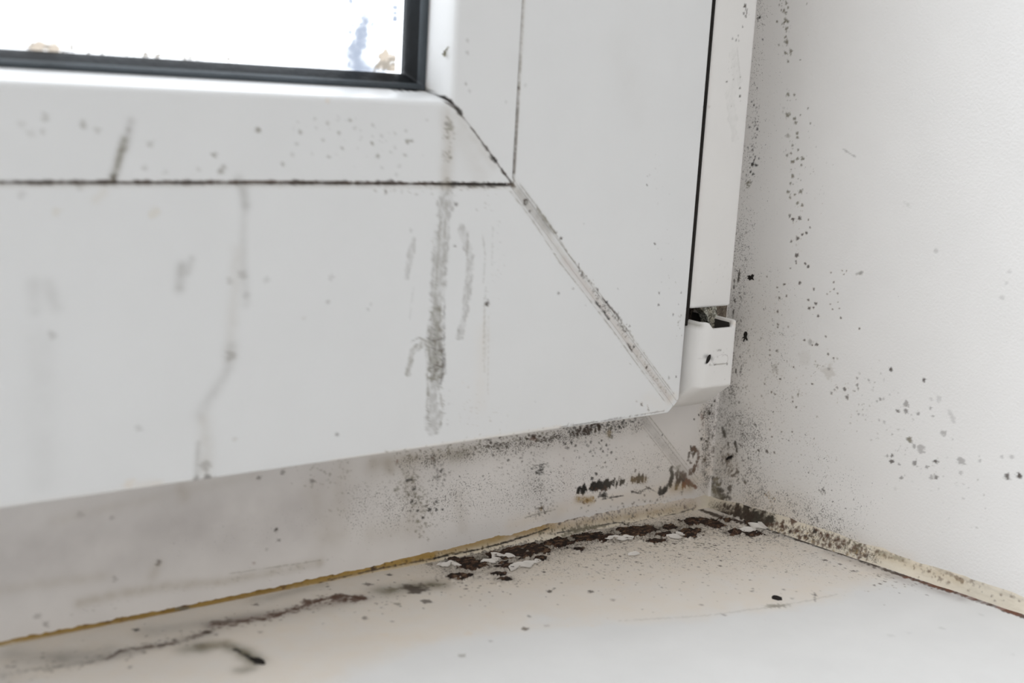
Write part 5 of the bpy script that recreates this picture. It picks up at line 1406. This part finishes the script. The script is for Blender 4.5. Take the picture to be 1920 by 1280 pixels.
# dark crust of mould sitting in the blistered paint
cx = steps((-110, 44, .16)); cy = steps((20, -22, .16))
X, Y = np.meshgrid(cx, cy); M_ = crust_mask(X.ravel(), Y.ravel()).reshape(X.shape)
keep = (M_ > -.02)
fk = keep[:-1, :-1] & keep[1:, :-1] & keep[:-1, 1:] & keep[1:, 1:]
h = np.clip(M_, 0, 1)
Zc = zs(X) - .05 + 1.0 * np.minimum(h, .6) * (.15 + 1.3 * fbm(X / .9, Y / .45, 77, 5)) - .12 * (h <= 0)
F = grid_faces(*X.shape, True)[fk.ravel()]
V = np.stack((X.ravel(), Y.ravel(), Zc.ravel()), 1)
used, inv = np.unique(F, return_inverse=True)
F = inv.reshape(-1, 4); V = V[used]
tone = fbm(V[:, 0] / 1.2, V[:, 1] / .6, 90, 5)
stc = np.zeros((len(V), 5)); stc[:, :3] = np.where((tone > .62)[:, None], (.16, .10, .06), np.where((tone > .5)[:, None], (.06, .03, .019), (.014, .011, .009))); stc[:, 3] = .75
crust = mesh_obj('mould_crust', V, F, CRUST, None, stc, True, (-30, 6, ZS))
tag(crust, 'crust of dark brown mould in the blistered paint along the back of the windowsill', 'mould', 'stuff')

# ---------------------------------------------------------------- sealant beads
def interp(x, tab): return np.interp(x, [p[0] for p in tab], [p[1] for p in tab])
bx = steps((-540, -178, 20), (-178, -70, .4), (-70, 31, .2))
tt = np.linspace(0, 1, 26)
H = interp(bx, BEAD_H); Wd = interp(bx, BEAD_W)
H = H * (.85 + .3 * fbm(bx / 5, bx * 0, 3, 3)); Wd = Wd * (.8 + .4 * fbm(bx / 4, bx * 0 + 5, 4, 3))
P = []
for a, b, c in zip(bx, H, Wd):
    ang = tt * math.pi / 2
    yy = 16.25 - c * (1 - np.cos(ang)) - .25; zz = 0
    yy = 16.15 - (c + .15) * (tt ** 1.25); zz = zs(a) - .2 + (b + .2) * (1 - tt) ** 1.15
    P.append(np.stack((np.full(26, a), yy, zz), 1))
V = np.concatenate(P)
V[:, 1] -= .25 * (fbm(V[:, 0] / 1.3, V[:, 2] / .8, 15, 4) - .5)
sb = mesh_obj('sealant_bead', V, grid_faces(len(bx), 26, False), CAULK, None, cv_bead.sample(V[:, 0], V[:, 2]), True, (-58, 16, ZS))
tag(sb, 'yellowed sealant bead between the window frame and the sill, cracked lengthwise', 'sealant')
bs = steps((-.0, 40, .2), (40, 104, .35), (104, 190, 8))
H = interp(bs, WBEAD_H) * (.85 + .3 * fbm(bs / 5, bs * 0, 6, 3)); Wd = interp(bs, WBEAD_W) * (.85 + .3 * fbm(bs / 6, bs * 0 + 5, 7, 3))
P = []; SV = []
for a, b, c in zip(bs, H, Wd):
    out = -.15 + (c + .15) * tt ** 1.1; zz = zs(WX + a * .13) - .2 + (b + .2) * (1 - tt) ** 1.1
    P.append(np.stack((WX + a * math.sin(SP) - out * math.cos(SP), WY - a * math.cos(SP) - out * math.sin(SP), zz), 1)); SV.append(np.stack((np.full(26, a), zz), 1))
V = np.concatenate(P); SV = np.concatenate(SV)
V[:, 0] -= .5 * (fbm(SV[:, 0] / 1.1, SV[:, 1] / .7, 16, 4) - .5) * np.tile(np.sin(tt * math.pi), len(bs))
sb2 = mesh_obj('sealant_bead', V, grid_faces(len(bs), 26, False), CAULK, None, cv_wbead.sample(SV[:, 0], SV[:, 1]), True, (31, 16, ZS))
tag(sb2, 'crumbling cream sealant bead between the right wall and the sill', 'sealant')
# thin upright sealant line between frame and wall
zz = steps((-33, 120, .5), (120, 500, 20))
P = []
for a in zz:
    w_ = .45 + .4 * float(fbm(np.array([a / 4]), np.array([1.0]), 8, 3)[0])
    for k in np.linspace(0, 1, 6):
        P.append((31.1 - w_ * k + .13 * w_ * (1 - k), 16.1 - w_ * (1 - k), a))
V = np.array(P)
sb3 = mesh_obj('sealant_bead', V, grid_faces(len(zz), 6, True), FRAME, None, cv_frame.sample(V[:, 0], V[:, 2]), True, (31, 16, -33))
tag(sb3, 'thin upright sealant line in the corner between the window frame and the right wall', 'sealant')

# ---------------------------------------------------------------- hinge cover, hinge cap, hinge arm
def ring(x0, x1, y0, y1, rf, rb, n=7):
    """rounded rectangle seen from above, densely sampled along the front; starts front left"""
    p = arc(x0 + rf[0], y0 + rf[0], rf[0], 180, 270, n)
    p += [(a, y0) for a in np.linspace(x0 + rf[0], x1 - rf[1], 46)[1:-1]]
    p += arc(x1 - rf[1], y0 + rf[1], rf[1], 270, 360, n)
    p += [(x1, a) for a in np.linspace(y0 + rf[1], y1 - rb, 6)[1:-1]]
    p += arc(x1 - rb, y1 - rb, rb, 0, 90, 3)
    p += arc(x0 + rb, y1 - rb, rb, 90, 180, 3)
    p += [(x0, a) for a in np.linspace(y1 - rb, y0 + rf[0], 8)[1:-1]]
    return p
def loft(rings, close_first=False, close_last=False):
    n = len(rings[0]); V = [v for r in rings for v in r]; F = []
    for i in range(len(rings) - 1):
        for j in range(n):
            k = (j + 1) % n
            F.append((i * n + j, i * n + k, (i + 1) * n + k, (i + 1) * n + j))
    if close_first: F.append(tuple(range(n))[::-1])
    if close_last: F.append(tuple((len(rings) - 1) * n + j for j in range(n)))
    return V, F
# long cover strip
rg = []
for zc, ins in ((26.4, .9), (26.42, .5), (26.6, .2), (26.95, 0)):
    rg.append([(a, b, zc + .0) for a, b in ring(1.2 + ins * .6, 15.9 - ins, .25 + ins, 9.5, (.9, 1.0), .5)])
for zc in list(steps((27.3, 108, .35))) + [130, 300, 515]:
    rg.append([(a, b, zc) for a, b in ring(1.2, 15.9, .25, 9.5, (.9, 1.0), .5)])
V, F = loft(rg, True, True)
V = np.array(V)
hinge = empty('hinge_fitting', 'white plastic clad window hinge with a spotted metal arm, right of the sash edge', 'window hinge', (7, 3, 0))
CO = (7, 3, 0)
mesh_obj('cover_strip', V, F, PVC_CAP, hinge, cv_cap.sample(V[:, 0], V[:, 2]), True, CO)
# lower cap: a cup open at the top, cut out at the front, with a sloping underside
def cap_ring(y0, x1, z, ins=0., notch=0.):
    out = []
    for a, b in ring(1.0 + ins, x1 - ins, y0 + ins, 14.0 - ins, (max(.5, 3.0 - ins), max(.4, 1.3 - ins * .5)), .6):
        zz = z
        if notch:
            front = sstep(8.0, 3.0, b)
            lft = 1 - sstep(1.0, 4.2, a); 
            dip = sstep(2.8, 5.2, a) * (1 - sstep(11.6, 12.5, a)) * sstep(4.5, 2.0, b)
            side_dip = (1 - sstep(1.5, 3.2, a)) * sstep(-1.5, 3.0, b)
            zz = z - notch * (1.75 * dip + .15 * lft * front + 1.2 * side_dip * 0)
        out.append((a, b, float(zz)))
    return out
rings = []
for k in np.linspace(0, 1, 5): rings.append(cap_ring(5.0 - 9.6 * k, 15.2 - 1.2 * k, -1.0 + 7.2 * k))          # sloping underside
for z_, y_ in ((6.45, -4.85), (6.9, -5.0)): rings.append(cap_ring(y_, 13.75 if z_ < 6.6 else 13.6, z_))
for z_ in steps((7.2, 20.8, .3)): rings.append(cap_ring(-5.0, 13.6, z_))
for z_, i_, nn in ((21.4, 0, .25), (22.1, 0, .55), (22.8, 0, .85), (23.35, .05, 1), (23.6, .3, 1), (23.6, .9, 1), (23.3, 1.2, 1), (21.0, 1.25, .5), (12.0, 1.3, 0)):
    rings.append(cap_ring(-5.0, 13.6, z_, i_, nn))
V, F = loft(rings, True, True)
V = np.array(V)
capE = mesh_obj('cap', V, F, PVC_CAP, hinge, cv_cap.sample(V[:, 0], V[:, 2]), True, CO)
capE['_o'] = [7.0, 3.0, 0.0]
# dark sheet inside the cup, painting the shade of its hollow
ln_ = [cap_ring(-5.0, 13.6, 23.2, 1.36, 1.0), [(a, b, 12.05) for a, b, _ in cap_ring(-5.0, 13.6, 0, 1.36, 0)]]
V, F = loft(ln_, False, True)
mesh_obj('cap_shade_lining', V, F, DARK, capE, None, True, CO)
# raised clip on the cap's front with the pierced hole at its left end
cl = []
for t_, z_s in ((0, 1.0), (.25, 1.0), (.4, .82), (.42, .5)):
    r_ = []
    for i in range(40):
        a = 2 * math.pi * i / 40
        px_ = 8.2 + (2.9 * math.copysign(abs(math.cos(a)) ** .6, math.cos(a))) * z_s
        pz_ = 13.35 + (1.15 + .45 * max(0, math.cos(a - .9))) * math.copysign(abs(math.sin(a)) ** .8, math.sin(a)) * z_s
        r_.append((px_, -4.97 - t_ * .42, pz_))
    cl.append(r_)
V, F = loft(cl, False, True)
V = np.array(V)
mesh_obj('cap_clip', V, F, PVC_CAP, capE, cv_cap.sample(V[:, 0], V[:, 2]), True, CO)
hr = [[(3.85 + .6 * s_ * math.cos(a) + .35 * math.sin(a) * s_, -5.03 - d_, 14.1 + 1.05 * s_ * math.sin(a)) for a in np.linspace(0, 2 * math.pi, 24, False)] for s_, d_ in ((1.1, -.05), (.95, .09), (.55, .09), (.3, -.02))]
V, F = loft(hr, False, True)
mesh_obj('pin_hole', V, F, BLACKD, capE, None, True, CO)
# the zinc arm that drops from the strip into the cap
prof = [(4.6, 27.4), (7.2, 25.4), (8.9, 23.9), (9.9, 22.2), (10.7, 20.3), (11.0, 14), (14.6, 14), (14.3, 20.3), (13.4, 22.7), (12.7, 25.6), (12.6, 34), (6, 34), (4.2, 29)]
AO = CO
n = len(prof); V = []; F = []
lay = [(3.2, .0), (2.0, 0), (1.7, .12)]
pc = np.array(prof).mean(0)
for yy_, ins in ((5.0, .2), (4.7, 0), (2.3, 0), (2.0, .2)):
    for a, b in prof:
        d_ = np.array([a, b]) - pc; d_ = d_ * (1 - ins / max(1e-6, np.hypot(*d_)))
        V.append((pc[0] + d_[0], yy_, pc[1] + d_[1]))
for i in range(3):
    for j in range(n):
        k = (j + 1) % n; F.append((i * n + j, i * n + k, (i + 1) * n + k, (i + 1) * n + j))
F.append(tuple(range(n))); F.append(tuple(3 * n + j for j in range(n))[::-1])
V = np.array(V); sz = np.tile([.25, .2, .12, .35, .62], (len(V), 1)); sz[:, :3] = (.25, .17, .07); sz[:, 3] = np.where((V[:, 0] < 8.8) | (V[:, 2] < 20.5), .5, .05)
mesh_obj('arm', V, F, ZINC, hinge, sz, False, AO)['label'] = 'spotted grey zinc arm'
# brown backing plate behind the arm
pl = [(12.2, 17.5), (25.6, 17.5), (25.6, 29), (12.2, 29)]
V = [(a, 12.5, b) for a, b in pl] + [(a, 10.6, b) for a, b in pl] + [(a + (.3 if a < 20 else -.3), 10.3, b) for a, b in pl]
F = [(0, 1, 2, 3)[::-1]] + [(i * 4 + j, i * 4 + (j + 1) % 4, i * 4 + 4 + (j + 1) % 4, i * 4 + 4 + j) for i in range(2) for j in range(4)] + [(8, 9, 10, 11)]
mesh_obj('bearing_plate', V, F, BROWN, hinge, np.tile([.12, .08, .05, .25, .75], (12, 1)), False, AO)['label'] = 'rusty brown plate'

# ---------------------------------------------------------------- loose bits
def blob(name, pts, nrm, up, thick, mat, label, cat, jag=.2, seed=1, group=None):
    """a small jagged crumb: outline pts (mm, in the plane of the surface), raised by thick"""
    c = np.mean(pts, 0); rng = random.Random(seed)
    V = []; n = len(pts)
    for s_, h_ in ((1.0, -.04), (.92, thick * .7), (.5, thick)):
        for p in pts:
            V.append(tuple(c + (np.array(p) - c) * s_ + np.array(nrm) * h_ * rng.uniform(.8, 1.2)))
    F = [(i * n + j, i * n + (j + 1) % n, (i + 1) * n + (j + 1) % n, (i + 1) * n + j) for i in range(2) for j in range(n)]
    F.append(tuple(2 * n + j for j in range(n))); F.append(tuple(range(n))[::-1])
    o = mesh_obj(name, V, F, mat, None, None, False, tuple(c))
    return tag(o, label, cat, None, group)
WN = np.array([-math.cos(SP), -math.sin(SP), 0])
def wall_pt(s_, z_): return np.array([WX + s_ * math.sin(SP), WY - s_ * math.cos(SP), z_])
WALL_BITS = [
    (7.34, 32.0, [(-1.18, 0.29), (-0.44, 0.59), (-0.15, 0.29), (0.44, 1.03), (1.03, 0.73), (0.73, 0.0), (1.18, -0.59), (0.44, -0.44), (-0.29, -0.88), (-0.73, -0.44), (-1.18, -0.59), (-0.73, 0.0)], 'ragged black dirt fleck on the wall beside the lower end of the cover strip'),
    (7.41, 15.53, [(-0.3, 1.33), (0.3, 1.33), (0.59, 0.59), (0.44, -0.15), (0.89, -0.89), (0.59, -1.19), (0.15, -0.44), (-0.44, -1.78), (-0.59, -1.63), (-0.15, -0.59), (-1.19, -0.74), (-0.44, -0.15), (-0.59, 0.59)], 'spidery black dirt fleck on the wall beside the hinge cap'),
    (5.87, -20.01, [(-1.21, -0.61), (-0.45, 0.3), (0.61, 0.91), (1.06, 0.76), (0.61, 0.0), (-0.3, -0.45), (-0.91, -1.06)], 'slanting black dirt fleck low on the wall near the frame corner'),
]
SILL_BITS = [
    (-5.35, -42.66, [(-1.14, 0.36), (-0.5, 1.08), (0.25, 1.44), (1.01, 0.36), (1.14, -0.72), (0.38, -1.44), (-0.63, -1.08)], 'small black dirt crumb alone on the clean right part of the sill'),
    (-125.25, -14.58, [(-1.06, 1.81), (-0.32, 1.51), (0.53, 0.91), (1.06, -0.3), (0.74, -1.81), (0.0, -1.81), (-0.42, -0.6), (-0.84, 0.6)], 'blurred black dirt crumb at the end of the curved smear on the sill'),
    (-79.59, 18.38, [(-1.02, 0.73), (-0.26, 1.46), (0.77, 1.1), (1.02, -0.37), (0.13, -1.46), (-0.77, -0.73)], 'black dirt crumb against the yellowed sealant on the left'),
]
FLAKES = [
    (-50.68, 9.27, 3.96, 2.53, 0.15, 0.7, 'curled white paint flake among the dark mould, largest of the peeling edge'),
    (-46.22, 2.03, 5.75, 2.0, 0.2, 0.7, 'long pale lip of peeling paint in front of the mould crust'),
    (-63.15, 10.33, 3.1, 1.98, -0.5, 0.77, 'white paint flake lifting at the left end of the mould crust'),
    (-46.5, 8.26, 1.86, 1.53, 0.1, 0.63, 'small white paint chip in the middle of the dark mould'),
    (29.54, -4.39, 7.67, 2.83, 0.05, 0.9799999999999999, 'long lifted strip of sill paint below the corner sealant'),
    (-12.22, 6.11, 4.78, 1.62, -0.3, 0.7, 'curved pale paint flake right of the two reddish mould lumps'),
    (3.13, -0.11, 3.42, 1.64, 0.0, 0.5599999999999999, 'pale paint chip in front of the mould close to the corner'),
    (-16.67, -5.12, 1.9, 1.35, 0.0, 0.5599999999999999, 'tiny white paint chip alone on the speckled sill'),
]
MOSS_AT = (-75.72, 85.31, 2.6)
for sx_, szz, shape, lab in WALL_BITS:
    blob('dirt_fleck', [wall_pt(sx_ + a, szz + b) for a, b in shape], WN, None, .35, BLACKD, lab, 'dirt fleck', seed=int(sx_ * 10))
for bx_, by_, shape, lab in SILL_BITS:
    blob('dirt_crumb', [np.array([bx_ + a, by_ + b, float(zs(bx_)) + .02]) for a, b in shape], (0, 0, 1), None, .45, BLACKD, lab, 'dirt crumb', seed=int(abs(bx_) * 7))
def flake(cx_, cy_, L_, W_, turn, curl, lab, lift=.2):
    """a torn strip of paint, ragged on both sides, its front edge curling up"""
    V = []; nu_, nv_ = 36, 6
    for side_ in (0, 1):
        for i in range(nu_):
            u = i / (nu_ - 1) * 2 - 1
            n1 = float(fbm(np.array([u * L_ * .42 + cx_]), np.array([cy_]), 41, 3)[0]); n2 = float(fbm(np.array([u * L_ * .42 + cx_]), np.array([cy_ + 9]), 43, 3)[0])
            top = W_ * (1 - u ** 4) * (.15 + 1.3 * (n1 - .2)); bot = -W_ * (1 - u ** 4) * (.15 + 1.3 * (n2 - .2)); mid = W_ * 1.2 * (n1 - n2)
            for j in range(nv_):
                v = j / (nv_ - 1)
                a = u * L_; b = mid + bot + (top - bot) * v
                h_ = lift + curl * (v ** 1.6) * (.3 + .9 * n2) * (1 - u ** 4) + (.06 if side_ else 0)
                V.append((cx_ + a * math.cos(turn) - b * math.sin(turn), cy_ + a * math.sin(turn) + b * math.cos(turn), float(zs(cx_)) + h_))
    n_ = nu_ * nv_
    F = []
    for i in range(nu_ - 1):
        for j in range(nv_ - 1):
            q = (i * nv_ + j, i * nv_ + j + 1, (i + 1) * nv_ + j + 1, (i + 1) * nv_ + j)
            F.append(q); F.append(tuple(n_ + k for k in q[::-1]))
    rim = [j for j in range(nv_)] + [i * nv_ + nv_ - 1 for i in range(1, nu_)] + [(nu_ - 1) * nv_ + j for j in range(nv_ - 2, -1, -1)] + [i * nv_ for i in range(nu_ - 2, 0, -1)]
    for a, b in zip(rim, rim[1:] + rim[:1]): F.append((a, b, n_ + b, n_ + a))
    o = mesh_obj('paint_flake', V, F, FLAKE, None, None, True, (cx_, cy_, ZS))
    tag(o, lab, 'paint flake')
for f_ in FLAKES: flake(*f_)
# tuft of moss on the upright bead
mv, mf = [], []
rng = random.Random(4)
for k in range(34):
    a = rng.choice((.6, 2.0, 3.0, 4.6, 5.2)) + rng.uniform(-.5, .5); r_ = rng.random() ** .7 * 1.1
    px_, pz_ = MOSS_AT[0] + r_ * math.cos(a) * .8, MOSS_AT[1] + r_ * math.sin(a)
    d_ = np.array([math.cos(a) * .8, -rng.uniform(.3, .9), math.sin(a)]) * rng.uniform(.5, 1.5)
    t_ = np.cross(d_, (0, 1, .3)); t_ = t_ / np.linalg.norm(t_) * .2
    b0 = np.array([px_, MOSS_AT[2] - .05, pz_]); i0 = len(mv)
    mv += [tuple(b0 - t_), tuple(b0 + t_), tuple(b0 + np.array([0, .3, .15])), tuple(b0 + d_)]
    mf += [(i0, i0 + 1, i0 + 3), (i0 + 1, i0 + 2, i0 + 3), (i0 + 2, i0, i0 + 3), (i0, i0 + 2, i0 + 1)]
mo = mesh_obj('moss_tuft', mv, mf, MOSS, None, None, False, MOSS_AT and (MOSS_AT[0], MOSS_AT[2], MOSS_AT[1]))
tag(mo, 'tiny olive moss tuft stuck on the upright glazing bead beside the black gasket', 'moss')
for o in list(bpy.data.objects):
    if '_o' in o: del o['_o']
